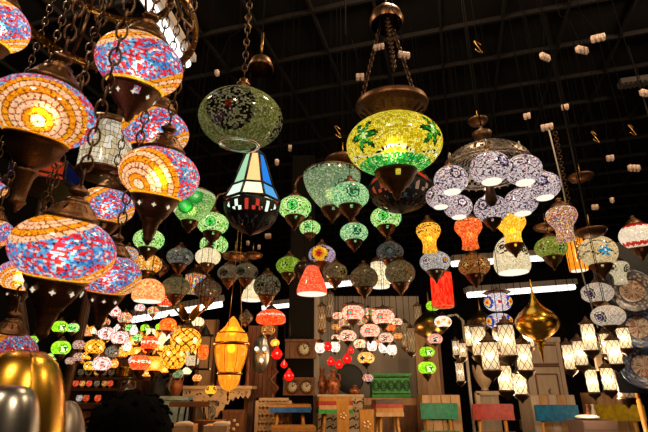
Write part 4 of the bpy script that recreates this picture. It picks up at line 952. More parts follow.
# ------------------------------------------------------------------ left cluster
GO = 'small lamps of the left cluster'
for px, py, w, d, pat, txt, k in [
    (60, 327, 15, 3.0, 'lime', 'upper lime green globe lamp left of the amber cluster', {}),
    (73, 328, 12, 3.2, 'grn', 'small pale green globe lamp beside the upper lime globe at left', {}),
    (61, 348, 18, 2.9, 'lime', 'big lime green globe lamp left of the amber cluster', dict(cup='mid')),
    (33, 340, 10, 3.2, 'lime', 'small lime globe lamp next to the brass dome top', {}),
    (52, 357, 10, 3.3, 'grn', 'small green globe lamp below the big lime globe', {}),
    (47, 362, 8, 3.5, 'grn', 'tiny green globe lamp just right of the brass dome', {}),
    (56, 391, 9, 3.2, 'grn', 'tiny green globe lamp low at left above the brass dome shoulder', dict(cup='mid')),
    (115, 311, 12, 3.3, 'floral', 'pink teardrop lamp under the near chandelier, left of the strip light', dict(kind='drop', asp=.9)),
    (125, 318, 14, 3.2, 'multi', 'small multicolour globe lamp at the left end of the strip light', {}),
    (105, 322, 10, 3.4, 'multi', 'small multicolour globe lamp under the pink teardrop', {}),
    (130, 328, 9, 3.6, 'grn', 'tiny green globe lamp under the strip light, left', {}),
    (145, 328, 9, 3.7, 'lime', 'tiny lime globe lamp under the strip light, middle', {}),
    (137, 338, 10, 3.5, 'grn', 'tiny green globe lamp above the orange red belted lamp', {}),
    (160, 327, 9, 3.7, 'lime', 'tiny lime globe lamp left of the orange globe with a yellow flower', {}),
    (105, 334, 17, 3.1, 'floral', 'left pink floral globe lamp of the left cluster', {}),
    (120, 338, 17, 3.05, 'floral', 'right pink floral globe lamp of the left cluster', {}),
    (79, 345, 12, 3.2, 'pinkbr', 'pinkish brown flowered globe lamp left of the amber lattice globe', {}),
    (79, 357, 11, 3.3, 'pinkbr', 'small brown flowered globe lamp above the shelf cups', {}),
    (95, 347, 19, 3.0, 'amblat', 'amber lattice globe lamp in the left cluster', dict(cup='small')),
    (90, 366, 12, 3.2, 'amblat', 'small amber lattice globe lamp below the bigger one', {}),
    (102, 364, 18, 2.95, 'floral', 'pale pink floral globe lamp above the little shelf cups', {}),
    (112, 352, 14, 3.4, 'grey', 'grey mosaic globe lamp with turquoise flecks in the left cluster', dict(glow=.3)),
    (128, 349, 13, 3.5, 'ambglow', 'amber bell lamp between pink and orange red lamps', dict(kind='bell', asp=.8, cup=None)),
    (150, 343, 17, 3.1, 'ored', 'red floral globe lamp under the strip light in the left cluster', {}),
    (140, 363, 20, 2.9, 'ored', 'orange red globe lamp with a white belt above the black bottle', dict(cup='mid')),
    (155, 364, 19, 3.05, 'ambglow', 'amber globe lamp beside the white belted one', dict(cup='mid')),
    (137, 351, 10, 3.4, 'ambglow', 'small amber globe lamp over the white belted one', {}),
    (168, 325, 17, 3.1, 'orange', 'orange globe lamp with a yellow flower under the strip light end', {}),
    (165, 338, 15, 3.3, 'white', 'white bell lamp under the orange flower globe', dict(kind='bell', asp=.8, cup=None, disc=True)),
    (186, 340, 30, 2.75, 'amblat', 'large amber lattice globe lamp left of the tiered amber fixture', dict(cup=None)),
    (174, 357, 24, 2.85, 'amblat', 'amber tulip lamp with leaf tracery below the large lattice globe', dict(kind='tulip', asp=.95, cup='small')),
    (192, 361, 14, 3.0, 'white', 'cream fish shaped lamp below the large lattice globe', dict(glow=.5)),
    (178, 374, 11, 3.2, 'grnpale', 'small pale green globe lamp above the blue board', dict(glow=.35)),
    (197, 378, 9, 3.0, 'smallamb', 'tiny amber globe lamp over the left end of the carved bracket shelf', dict(cup='mid')),
    (158, 356, 10, 3.3, 'ambglow', 'small amber globe lamp touching the amber tulip lamp', {}),
    (211, 390, 11, 2.95, 'owl', 'yellow owl eyed lamp in front of the carved bracket shelf', {}),
    (133, 341, 12, 3.6, 'ambglow', 'small amber globe lamp between tiny green ones in the left cluster', {}),
    (121, 352, 14, 3.6, 'amber', 'amber mosaic globe lamp behind the right pink floral one', {}),
    (161, 346, 14, 3.5, 'ambglow', 'amber globe lamp left of the amber tulip lamp', {}),
    (147, 373, 10, 3.5, 'amber', 'small amber globe lamp low over the black bottle cap', {}),
    (165, 369, 10, 3.5, 'ambglow', 'small amber globe lamp over the tall grey metal vase', {}),
    (84, 333, 9, 3.6, 'multi', 'tiny multicolour globe lamp above the pinkish brown flowered one', {}),
    (95, 331, 9, 3.6, 'white', 'tiny cream globe lamp above the amber lattice globe', {}),
    (127, 345, 9, 3.4, 'clear', 'clear glass drop lamp right of the right pink floral globe', dict(kind='drop', asp=1.3)),
    (134, 330, 8, 3.4, 'clear', 'clear glass drop lamp just below the strip light', dict(kind='drop', asp=1.3)),
    (117, 329, 8, 3.5, 'clear', 'clear glass drop lamp between two small multicolour globes', dict(kind='drop', asp=1.2)),
    (151, 332, 9, 3.6, 'white', 'tiny white globe lamp over the red floral globe', {}),
    (143, 350, 10, 3.5, 'orange', 'small orange globe lamp touching the red floral globe', {}),
    (113, 364, 11, 3.5, 'amber', 'amber mosaic globe lamp right of the pale pink floral one', {}),
    (70, 361, 9, 3.4, 'pinkbr', 'tiny brown flowered globe lamp right of the big lime globe foot', {}),
    (87, 356, 10, 3.3, 'amblat', 'small amber lattice globe lamp left below the bigger one', {}),
    (187, 371, 9, 3.3, 'white', 'tiny cream globe lamp low beside the cream fish shaped lamp', {}),
    (153, 311, 11, 3.3, 'multi', 'small multicolour globe lamp on the strip light, left half', {}),
    (140, 308, 10, 3.5, 'floral', 'small pink globe lamp just over the strip light', {}),
    (198, 322, 12, 3.4, 'white', 'small cream globe lamp right of the gilded petal crown', {}),
    (196, 352, 10, 3.2, 'ambglow', 'small amber globe lamp right of the large amber lattice globe', {}),
    (246, 318, 14, 3.4, 'brz', 'small bronze globe lamp left of the orange red hat lamp', dict(glow=.1)),
    (253, 331, 0, 3, None, None, None),
    (268, 330, 14, 3.2, 'dia', 'brown globe lamp under the orange hat lamp', {}),
    (275, 343, 9, 3.4, 'ambglow', 'little amber lamp right above the large red glass drop', {}),
    ]:
    if not w: continue
    kk = dict(asp=.82, cap='dome', cup='small', glow=1.15, group=GO); kk.update(k)
    lamp(px, py, w, d, pat, txt, **kk)
for y0_, row, n_, xs in ((332, 'upper', 9, 82), (357, 'lower', 9, 86)):
    for i in range(n_):
        pt = ['amber', 'ambglow', 'white', 'amber', 'pinkmo2', 'amblat', 'ambglow', 'floral', 'amber'][(i + (row == 'lower') * 3) % 9]
        lamp(xs + i * 12.2, y0_ + RND.uniform(-4, 4), RND.uniform(11, 14), 4.35, pt, ['leftmost', 'second from the left', 'third from the left', 'fourth from the left', 'middle', 'fourth from the right', 'third from the right', 'second from the right', 'rightmost'][i] + ' globe lamp in the far %s row behind the left cluster' % row, asp=.85, glow=.8, group='far lamps behind the left cluster', thick=.0012)
lamp(271, 317, 29, 3.0, 'ored', 'orange red hat lamp with a belt of white stars above the red glass drops', kind='hat', asp=.5, cup=None, glow=.75)
# gilded petals over the large lattice globe
t = [o for o in COL.objects if o.get('label', '').startswith('large amber lattice globe')][0]
PZ = max(o.location.z for o in t.children if o.name.startswith('top_cap')) + .035
for i in range(6):
    a = 2 * PI * i / 6; x, y = math.cos(a), math.sin(a); b = MB()
    m = 8
    for q in range(m + 1):
        f = q / m; rr_ = .034 + .075 * f ** 1.4; z = .01 + .085 * f; wd = .024 * math.sin(PI * min(1, f * .85 + .12)) + .002
        b.v += [(rr_ * x - wd * y, rr_ * y + wd * x, z), (rr_ * x * .86, rr_ * y * .86, z + .004), (rr_ * x + wd * y, rr_ * y - wd * x, z)]
    for q in range(m):
        for e in (0, 1): b.f.append((q * 3 + e, q * 3 + e + 1, q * 3 + 4 + e, q * 3 + 3 + e))
    part('gilded_petal', b, 'gold', t, loc=(0, 0, PZ))

# tiered amber fixture
c = at(231, 352, 3.0); k = 3.0 / F
t = thing('tiered_fixture', 'large tiered amber glass fixture with brass bands above the carved shelf', 'chandelier', c - Vector((0, 0, 46 * k)), math.atan2(-c.x, c.y))
def fx(name, prof, pat, glow=.85):
    P_ = P[pat]; rnd = random.Random(5); me = bpy.data.meshes.new(name); nu = 40
    vs = [(r * k * math.sin(2 * PI * i / nu), -r * k * math.cos(2 * PI * i / nu), (z + 46) * k) for r, z in prof for i in range(nu)]
    fs = [(j * nu + i, j * nu + (i + 1) % nu, (j + 1) * nu + (i + 1) % nu, (j + 1) * nu + i) for j in range(len(prof) - 1) for i in range(nu)]
    me.from_pydata(vs, [], fs); me.uv_layers.new(name='tile'); me.color_attributes.new('Col', 'FLOAT_COLOR', 'CORNER'); uv = me.uv_layers['tile']; ca = me.color_attributes['Col']
    for f in me.polygons:
        cc = lin(rnd.choice(P_['base'])); f.use_smooth = True
        for li in f.loop_indices: uv.data[li].uv = (.5, .5); ca.data[li].color = (*cc, 1)
    me.materials.append(MT['shade']); o = link(name, me, t); o['glow'] = glow
fx('upper_dome', [(15.8, 9), (16.2, 13), (14.5, 18), (10.5, 22), (7.5, 25), (5.5, 29), (3.5, 32), (1.4, 34.5), (.2, 35.5)], 'fix', .75)
fx('main_bowl', [(15.5, 6), (16.2, 3), (15.6, -3), (14.2, -10), (12, -16), (11, -19)], 'fix', .75)
fx('lower_bowl', [(11, -22), (10.5, -26), (8.5, -31), (5, -35), (1, -36.5)], 'fix', .75)
for nm, r, z in (('upper_band', 17.5, 7.5), ('lower_band', 11.8, -20.5)):
    b = MB().lathe([(r * k, (z + 44.6) * k), ((r + .8) * k, (z + 45.4) * k), ((r + .8) * k, (z + 46.8) * k), (r * k, (z + 47.6) * k)], 40)
    part(nm, b, 'gold', t)
part('finial', MB().lathe([(.2 * k, 0), (1.2 * k, 2 * k), (.6 * k, 4 * k), (1.8 * k, 7 * k), (1 * k, 9.6 * k)], 12), 'gold', t)
for i in range(8):
    a = 2 * PI * (i + .5) / 8
    part('rib', MB().tube([((r_ + .15) * k * math.cos(a), (r_ + .15) * k * math.sin(a), (z_ + 46) * k) for r_, z_ in [(15.5, 6), (16.2, 3), (15.6, -3), (14.2, -10), (12, -16), (11, -19)]], .0022, 5), 'gold', t)
part('crown_band', MB().lathe([(14.9 * k, 63.4 * k), (15.6 * k, 64 * k), (14.4 * k, 64.8 * k)], 40), 'gold', t)
b = MB()
for i in range(3):
    a = 2 * PI * i / 3; b.tube([(9 * k * math.cos(a), 9 * k * math.sin(a), 70 * k), (.02 * math.cos(a), .02 * math.sin(a), .9), (0, 0, CEIL + .01 - c.z + 46 * k)], .003, 5)
part('hanging_rods', b, 'brass', t)
bulb_or_fill_light((0, 0, 50 * k), .35, t, '#ffcf80', .03); bulb_or_fill_light((0, 0, 66 * k), .2, t, '#ffcf80', .03)

# black cage lantern with an amber glass
c = at(204, 345, 2.9); k = 2.9 / F
t = thing('cage_lantern', 'black framed cage lantern with an amber glass left of the tiered fixture', 'lantern', c - Vector((0, 0, 24 * k)), .2)
b = MB()
for x, y in ((-1, -1), (1, -1), (1, 1), (-1, 1)): b.tube([(x * 6 * k, y * 6 * k, 2 * k), (x * 6 * k, y * 6 * k, 32 * k)], .003, 5)
b.box((0, 0, 1 * k), (15 * k, 15 * k, 1.6 * k)); b.box((0, 0, 33 * k), (18 * k, 16 * k, 1.6 * k)); part('frame', b, 'black', t)
s = link('glass_shade', cached('cage_glass', lambda: tiles('tulip', 1.4, 20, 12, P['orange'], 3)), t, (0, 0, 17 * k), sc=5 * k); s['glow'] = .8
part('top_cap', MB().lathe([(6 * k, 34 * k), (4 * k, 38 * k), (1.5 * k, 42 * k), (.003, 44 * k)], 12), 'black', t)
hanger(t, 43 * k, c.z + 19 * k, None)

# ------------------------------------------------------------------ plates on a dark board
c = at(652, 330, 3.08); z1 = at(655, 240, 3.3).z
zb_ = at(652, 393, 3.08).z
t = thing('display_board', 'black display board hanging behind the three plates at right', 'board', (c.x + .06, c.y + .02, zb_), -.42)
part('board', MB().box((0, 0, (z1 - zb_) / 2), (.62, .04, z1 - zb_)), 'black', t, False)
for sx in (-1, 1): part('hanging_rod', MB().tube([(sx * .28, 0, z1 - zb_ - .01), (sx * .28, 0, CEIL + .008 - zb_)], .006, 6), 'black', t)
def plate(px, py, w, d, label, pal):
    r = w * d / F / 2; me = bpy.data.meshes.new('plate'); nu, prof = 48, [(0.001, .02), (.15, .02), (.3, .02), (.42, .02), (.5, .022), (.56, .03), (.64, .05), (.72, .06), (.8, .065), (.88, .07), (.95, .075), (1, .07), (1, .03), (.5, -.03), (.001, -.03)]
    rn = random.Random(px); vs = []; fs = []
    for a, z in prof:
        for i in range(nu): vs.append((a * r * math.cos(2 * PI * i / nu), -z * r * 1.6, a * r * math.sin(2 * PI * i / nu)))
    cs = []
    for j in range(len(prof) - 1):
        for i in range(nu):
            i2 = (i + 1) % nu; fs.append((j * nu + i2, j * nu + i, (j + 1) * nu + i, (j + 1) * nu + i2))
            if j < 4: cc = rn.choice(pal[0])
            elif j < 5: cc = pal[1]
            elif j < 10: cc = rn.choice(pal[2]) if (i // 2 + j) % 2 else rn.choice(pal[3])
            else: cc = pal[4]
            cs.append(lin(cc))
    me.from_pydata(vs, [], fs); ca = me.color_attributes.new('Col', 'FLOAT_COLOR', 'CORNER')
    for f, cc in zip(me.polygons, cs):
        f.use_smooth = True
        for li in f.loop_indices: ca.data[li].color = (*cc, 1)
    me.materials.append(MT['plate'])
    p = at(px, py, d)
    o = link('ceramic_plate', me, None, p, rot=(0, 0, -.42)); tag(o, label, 'plate', 'painted plates on the dark board')
PB = [['#f0e0c4', '#d8a890', '#f4e8d0', '#b86858'], '#405478', ['#3c5480', '#5c7ca8'], ['#d0c8b8', '#7888a0', '#a08478'], '#3c5080']
plate(632, 291, 43, 2.98, 'topmost dark patterned plate on the board at right', [['#b89478', '#d0b090', '#84604c'], '#3c3434', ['#4c4c58', '#747078'], ['#b8a490', '#5c544c'], '#30303c'])
plate(638, 327, 42, 2.98, 'middle blue rimmed plate with a cream and red centre', PB)
plate(644, 366, 44, 2.98, 'lowest blue rimmed plate cut by the right edge', PB)

# ------------------------------------------------------------------ fluorescent strip lights
def strip(p0, p1, d0, d1, label, wd=.05, housing=True):
    a, b_ = at(*p0, d0), at(*p1, d1); m = (a + b_) / 2; L = (b_ - a).length; v = (b_ - a).normalized()
    t = thing('strip_light', label, 'strip light', m, 0, 'fluorescent strip lights')
    q = v.to_track_quat('X', 'Z').to_matrix()
    tb = MB(); tb.tube([-v * L / 2, v * L / 2], wd / 2, 10); part('tube', tb, 'tube', t)
    hb = MB(); hb.box((0, 0, wd * .9), (L * 1.02, wd * 2.0, wd * .9), q); part('housing', hb, 'greywall', t, False)
    for f in (-.45, .45):
        p = v * L * f
        rb = MB(); rb.tube([p + Vector((0, 0, wd)), (p.x, p.y, CEIL + .008 - m.z)], .004, 5); part('hanging_rod', rb, 'black', t)
    return t
strip((131, 320), (222, 304), 7.0, 7.6, 'white strip light above the left lamp cluster', .1)
strip((300, 288), (352, 283), 8.5, 8.7, 'white strip light behind the sunflower lamp', .1)
strip((318, 307), (345, 303), 8.8, 8.9, 'short white strip light left of the pink cluster', .08)
strip((360, 284), (404, 280), 9.1, 9.2, 'white strip light behind the plain bronze globe', .09)
strip((452, 264), (545, 258), 8.0, 8.3, 'upper white strip light behind the vase shaped lamps', .1)
strip((468, 295), (574, 287), 8.0, 8.4, 'lower white strip light above the polished onion pendant', .1)
strip((262, 308), (292, 305), 8.8, 8.9, 'short white strip light above the orange hat lamp', .08)
strip((128, -30), (187, 64), 1.75, 2.55, 'bright strip light crossing the top left corner behind the chandelier', .045)
bpy.data.objects['strip_light.007']
c = at(640, 81, 4.2)
t = thing('unlit_fitting', 'unlit ridged ceiling fitting at the upper right', 'ceiling light', c, -.25)
b = MB(); b.box((0, 0, 0), (.34, .1, .05)); 
for i in range(9): b.box((-.15 + i * .0375, 0, -.03), (.008, .09, .02))
part('housing', b, 'fitting', t, False); hanger(t, .02, c.z + .02, None, thick=.006)

# ------------------------------------------------------------------ wires with terminal blocks, hooks
def terminal(px, py, d, label, n=3, rot=0, loop=0.0, size=1.0):
    d = dep(label, d); c = at(px, py, d)
    t = thing('terminal_block', label, 'connector', c, rot, 'bare wire ends hanging from the ceiling')
    b = MB(); s = .013 * size
    for i in range(n):
        b.box(((i - (n - 1) / 2) * s * 1.15, 0, 0), (s, s * 1.1, s * 1.7)); b.ball(((i - (n - 1) / 2) * s * 1.15, 0, -s * .9), s * .42, 8)
        b.ball(((i - (n - 1) / 2) * s * 1.15, -s * .55, s * .3), s * .25, 6)
    part('block', b, 'terminal', t)
    b = MB(); h = CEIL + .01 - c.z; h1 = min(h, .25)
    pts = [(0, 0, s * .8), (loop * .1, 0, h1 * .3), (loop * .5, 0, h1 * .8), (loop, .02, h1)] + ([(loop * .8, .03, h1 + (h - h1) * .5), (loop * .8, .03, h)] if h > h1 else [])
    b.tube(pts, .0022, 5); part('lead', b, 'cord', t)
for i, (px, py, d, n, lp, sz, txt) in enumerate([
    (545, 57, 2.6, 3, .08, 1.5, 'three way terminal block at the top right, left of three on dark leads'), (582, 50, 2.6, 3, -.08, 1.6, 'terminal block at the top right, middle of three on dark leads'),
    (598, 38, 2.6, 3, -.1, 1.6, 'terminal block at the top right, right of three on dark leads'), (565, 107, 2.9, 2, 0, 1.4, 'small terminal block above the purple chandelier, right side'),
    (547, 127, 2.7, 3, 0, 1.5, 'terminal block atop the white flex'), (527, 116, 3.0, 2, 0, 1.5, 'terminal block hanging above the purple globes'),
    (644, 93, 2.7, 2, 0, 1.6, 'terminal block at the right edge under the unlit fitting'), (610, 158, 3.0, 2, .03, 1.5, 'terminal block left of the red zigzag globe lamp'),
    (634, 168, 2.9, 3, .02, 1.6, 'terminal block above the red zigzag globe lamp'), (360, 77, 1.95, 2, -.06, 1.2, 'terminal block on the left of the huge yellow lamp hanger'),
    (379, 47, 1.9, 3, .03, 1.0, 'terminal block at the left chain of the huge yellow lamp'), (404, 55, 1.9, 3, -.03, 1.1, 'terminal block at the right chain of the huge yellow lamp'),
    (217, 73, 2.3, 1, .1, 1.3, 'single terminal at the upper left of the green mirror globe'), (290, 148, 2.9, 1, 0, 1.5, 'terminal hanging right of the tapered lantern, upper'),
    (277, 162, 2.9, 1, 0, 1.5, 'terminal hanging right of the tapered lantern, lower'), (595, 207, 3.0, 2, .02, 1.3, 'terminal above the cream turquoise globe'),
    (268, 236, 3.2, 2, .06, 1.3, 'terminal between the tapered lantern and the beaded pair'), (248, 243, 3.2, 1, .02, 1.3, 'terminal above the right beaded globe'), (259, 247, 3.3, 1, -.02, 1.3, 'terminal above the dark diamond globe'),
    (612, 200, 3.1, 1, .04, 1.4, 'terminal on the right of the speckled vase lamp')]):
    terminal(px, py, d, txt, n, RND.uniform(-.5, .5), lp, sz)
def hook(px, py, d, label, s=.03):
    c = at(px, py, d); b = MB(); pts = []
    for i in range(17):
        f = i / 16; a = PI * 1.75 * (f if f < .5 else 1 - f)
        if f < .5: pts.append((s * .45 * math.cos(a + PI * .2), 0, s * .5 + s * .45 * math.sin(a - PI * .1)))
        else: pts.append((-s * .45 * math.cos(a + PI * .2), 0, -s * .5 - s * .45 * math.sin(a - PI * .1)))
    b.tube(pts, .0028, 6)
    o = link('ceiling_hook', b.mesh('ceiling_hook', MT['brass']), None, c); tag(o, label, 'hook', 'brass s hooks on the black ceiling')
    hanger(o, s * .9, c.z + s * .9, None)
hook(478, 47, 2.4, 'brass hook alone on the black ceiling, right of the huge yellow lamp', .04)
hook(248, 22, 2.1, 'brass hook above the green mirror globe', .035)
hook(595, 137, 2.9, 'steel hook right of the white flex top', .04); hook(632, 130, 2.9, 'hook above the red zigzag lamp', .04); hook(338, 132, 2.6, 'hook left of the huge yellow globe', .04)
# white flex and chain hanging at right
a = at(549, 130, 2.6)
b = MB(); p0, p1, p2 = at(549, 130, 2.6), at(571, 228, 2.62), at(598, 328, 2.6)
b.tube([p0, p0.lerp(p1, .5) + Vector((.004, 0, 0)), p1, p1.lerp(p2, .5) + Vector((-.006, 0, 0)), p2], .0042, 6)
b.v = [(x - p2.x, y - p2.y, z - p2.z) for x, y, z in b.v]
o = link('white_flex', b.mesh('white_flex', MT['wire']), None, p2); tag(o, 'long pale flex slanting down past the speckled vase lamp', 'cable')
ch = chain_mesh(44, .03, .0026); q0 = at(555, 132, 2.66); q1 = at(580, 262, 2.7)
o = link('steel_chain', ch, None, q1); o.rotation_mode = 'QUATERNION'; o.rotation_quaternion = (q0 - q1).to_track_quat('Z', 'Y'); o.scale = (1, 1, (q0 - q1).length / 1.32); tag(o, 'long steel chain beside the pale flex', 'chain')
# dark turned brass pendant fittings
for px, py, w, d, txt in [(581, 178, 24, 3.0, 'dark funnel shaped ceiling fitting on a rod right of the purple chandelier'), (591, 233, 30, 3.1, 'dark bowl shaped lamp gallery above the cream turquoise globe'), (546, 228, 24, 3.2, 'dark bowl shaped lamp gallery above the olive globe'),
                          (478, 122, 20, 2.5, 'faint glass canopy above the purple chandelier dish'), (343, 163, 36, 2.75, 'dark pierced disc above the wide pale green bowl'), (253, 256, 20, 3.4, 'dark bowl gallery above the dark diamond globe'), (235, 257, 26, 3.4, 'dark gallery plate above the beaded pair')]:
    d = dep(txt, d); c = at(px, py, d); r = w * d / F / 2
    t = thing('lamp_gallery', txt, 'lamp fitting', c - Vector((0, 0, r * .3)))
    part('bowl', MB().lathe([(.003, 0), (r * .4, .0), (r * .85, r * .2), (r, r * .42), (r * .97, r * .5), (r * .4, r * .55), (r * .12, r * .7), (.003, r * .75)], 28), 'bronze', t)
    part('rod', MB().tube([(0, 0, r * .6), (0, 0, r * 1.6)], .005, 6), 'brass', t)
    hanger(t, r * 1.5, c.z + r * 1.2, None, thick=.003)

# ------------------------------------------------------------------ furniture
def px2m(w, d): return w * d / F
def chair(px, py, w, d, paint, label, seat_h=.5, rz=0.0):
    """painted wooden chair seen from the front; py = middle of the top rail"""
    c = at(px, py, d); W = px2m(w, d); z = c.z
    t = thing('painted_chair', label, 'chair', (c.x, c.y, 0), rz, 'painted chairs along the front')
    ph = px2m(15, d)
    b = MB(); m = 10
    for i in range(m):
        x0, x1 = -W / 2 + W * i / m, -W / 2 + W * (i + 1) / m
        y0, y1 = .03 * (1 - (2 * i / m - 1) ** 2), .03 * (1 - (2 * (i + 1) / m - 1) ** 2)
        b.v += []
        q = len(b.v)
        for x, y in ((x0, y0), (x1, y1)):
            for dy in (-.011, .011):
                for dz in (-ph / 2, ph / 2): b.v.append((x, y + dy, z + dz))
        b.f += [(q, q + 4, q + 5, q + 1), (q + 2, q + 3, q + 7, q + 6), (q + 1, q + 5, q + 7, q + 3), (q, q + 2, q + 6, q + 4), (q, q + 1, q + 3, q + 2), (q + 4, q + 6, q + 7, q + 5)]
    part('top_rail', b, 'paint_' + paint, t, False)
    b = MB(); z2 = z - px2m(24, d); b.box((0, .02, z2), (W * 1.02, .022, ph * .8)); part('lower_rail', b, 'paint_' + paint, t, False)
    b = MB(); b.box((0, -.2, seat_h), (W * 1.05, .42, .035)); part('seat', b, 'paint_' + paint, t, False)
    for s in (-1, 1):
        part('back_post', MB().tube([(s * W * .31, .04, z - ph * .4), (s * W * .33, .035, seat_h)], .017, 8), 'goldwood', t)
        part('leg', MB().tube([(s * W * .42, -.02, seat_h), (s * W * .46, .03, 0)], .019, 8, r2=.014), 'goldwood', t)
        part('leg', MB().tube([(s * W * .42, -.37, seat_h), (s * W * .46, -.4, 0)], .019, 8, r2=.014), 'goldwood', t)
    part('stretcher', MB().tube([(-W * .44, -.385, .25), (W * .44, -.385, .25)], .01, 6), 'goldwood', t)
chair(439, 411, 37, 4.2, 'green', 'chair with a dark green painted back')
chair(493, 412, 41, 4.1, 'red', 'chair with a red painted back')
chair(557, 413, 44, 4.1, 'blue', 'chair with a blue painted back, before the grey cabinet', rz=.04)
chair(620, 413, 48, 4.1, 'yellow', 'chair with a yellow painted back at the lower right', rz=-.04)

def stool(px, py, w, d, label, base, side='goldwood', h=.48, mats=('goldwood', 'paint_blue')):
    c = at(px, py, d); W = px2m(w, d); hh = px2m(7 if len(mats) < 4 else 15, d)
    t = thing('wooden_stool', label, 'stool', (c.x, c.y, base + .0015), .1)
    z = c.z - base
    n = len(mats)
    for i, m in enumerate(mats):
        za = z + hh / 2 - hh * i / n; zb = za - hh / n
        part(['seat', 'seat_band', 'carved_band', 'lower_band'][i % 4], MB().box((0, 0, (za + zb) / 2), (W * (1.02 if i % 2 else .98), W * .9, za - zb)), m, t, False)
    for x, y in ((-1, -1), (1, -1), (1, 1), (-1, 1)):
        part('leg', MB().tube([(x * W * .3, y * W * .28, z - hh / 2), (x * W * .4, y * W * .38, .006)], .014, 6), 'goldwood', t)
# low table that carries the stools and small boxes
TB = .46
b = MB()
t = thing('display_table', 'long low wooden table under the stools in the middle foreground', 'table', (.06, 4.235, 0))
part('tabletop', MB().box((0, 0, TB - .025), (1.42, 1.0, .05)), 'wood', t, False)
for x, y in ((-.64, -.4), (.64, -.4), (.64, .4), (-.64, .4)): part('leg', MB().box((x, y, (TB - .05) / 2), (.06, .06, TB - .05)), 'wood', t, False)
stool(290, 408, 40, 4.05, 'stool with a bright blue seat edge, right of the fretwork panel', TB, mats=('goldwood', 'paint_bblue', 'paint_bblue'))
stool(293, 430, 44, 3.6, 'lower blue seated stool cut by the bottom edge', TB, mats=('goldwood', 'paint_bblue'))
stool(334, 405, 33, 4.1, 'stool with a red carved edge and green underside', TB, mats=('goldwood', 'paint_red', 'palewood', 'paint_lgreen'))
stool(387, 408, 27, 4.1, 'stool with carved red and gold bands before the green chest', TB, mats=('darkwood', 'paint_red', 'goldwood', 'palewood'))
def carved_box(px, py, w, h, d, m, label, base, name='carved_box', dep=None):
    c = at(px, py, d); W = px2m(w, d); z1 = at(px, py - h / 2, d).z; H = z1 - base; D = dep or W * .7
    t = thing(name, label, 'box', (c.x, c.y + D / 2, base + (.001 if base else 0)), 0)
    part('body', MB().box((0, 0, H / 2), (W, D, H)), m, t, False)
    part('lid', MB().box((0, 0, H + .012), (W * 1.06, D * 1.06, .024)), m, t, False)
    for i in range(5):
        a = 2 * PI * i / 5; rr_ = min(W, .2) * .16
        part('inlay', MB().ball((rr_ * 1.4 * math.cos(a), -D / 2, H - .09 + rr_ * 1.2 * math.sin(a)), rr_ * .55, 8), 'ivory', t)
carved_box(343, 413, 12, 18, 3.75, 'goldwood', 'tall honey coloured inlaid wooden box beside the red carved stool', TB)
carved_box(367, 422, 14, 18, 3.8, 'goldwood', 'lower honey coloured inlaid wooden box between the two carved stools', TB)
carved_box(233, 417, 21, 7, 3.9, 'wood', 'brown wooden chest left of the fretwork panel, its flat top showing', 0, dep=.2)
def fretwork(px0, px1, py0, d, label, name='fretwork_panel', base=TB):
    a, b2 = at(px0, py0, d), at(px1, py0, d); W = b2.x - a.x; H = a.z - base
    t = thing(name, label, 'panel', ((a.x + b2.x) / 2, a.y, base + .001))
    part('border', MB().box((0, 0, H - .012), (W, .03, .024)).box((-W / 2 + .015, 0, H / 2), (.03, .03, H)).box((W / 2 - .015, 0, H / 2), (.03, .03, H)).box((0, 0, .012), (W, .03, .024)), 'ivory', t, False)
    b = MB(); n = 7
    for i in range(n):
        for j in range(n):
            x = -W / 2 + .03 + (W - .06) * (i + .5) / n; z = .024 + (H - .048) * (j + .5) / n; r = min(W / n, H / n) * .42
            b.tube([(x + r * math.cos(q) * (1 + .3 * math.cos(4 * q)), 0, z + r * math.sin(q) * (1 + .3 * math.cos(4 * q))) for q in [2 * PI * k / 12 for k in range(12)]], 0.009, 4, closed=True)
            b.tube([(x - W / n / 2, 0, z), (x + W / n / 2, 0, z)], .004, 4); b.tube([(x, 0, z - H / n / 2), (x, 0, z + H / n / 2)], .004, 4)
    part('lattice', b, 'ivory', t)
    part('backing', MB().box((0, .03, H / 2), (W * .99, .008, H)), 'palewood', t, False)
fretwork(256, 292, 398, 4.3, 'pale carved fretwork panel behind the blue stool')
# side cabinet with carved front
d = 4.55; a, b2 = at(318, 397, d), at(363, 397, d); W = b2.x - a.x
t = thing('carved_sideboard', 'pale sideboard with a carved front behind the red edged stool', 'cabinet', ((a.x + b2.x) / 2, a.y + .2, 0))
part('body', MB().box((0, 0, a.z / 2), (W, .4, a.z)), 'ivory', t, False)
part('top', MB().box((0, 0, a.z + .012), (W * 1.04, .44, .024)), 'ivory', t, False)
b = MB()
for i in range(6):
    for j in range(5):
        x = -W / 2 + W * (i + .5) / 6; z = a.z - .06 - j * .075
        b.tube([(x + .03 * math.cos(q), -.205, z + .03 * math.sin(q) * math.cos(q * .5)) for q in [2 * PI * k / 10 for k in range(10)]], .006, 4, closed=True)
        b.ball((x + .035, -.202, z + .035), .008, 6)
part('carving', b, 'darkwood', t)
SBZ = a.z + .024; SBX = (a.x + b2.x) / 2; SBY = a.y + .2
d = 4.75; a, b2 = at(364, 398, d), at(421, 398, d); W = b2.x - a.x
t = thing('low_cupboard', 'plain brown cupboard that carries the green chest', 'cabinet', ((a.x + b2.x) / 2, a.y + .22, 0))
part('body', MB().box((0, 0, a.z / 2), (W, .42, a.z)), 'palewood', t, False)
for s in (-1, 1):
    q = part('door', MB().box((s * W / 4, -.215, a.z / 2), (W * .46, .02, a.z * .86)), 'wood', t, False)
    part('knob', MB().ball((s * .03, -.235, a.z * .55), .012, 8), 'brass', q)
CBZ = a.z; CBY = a.y
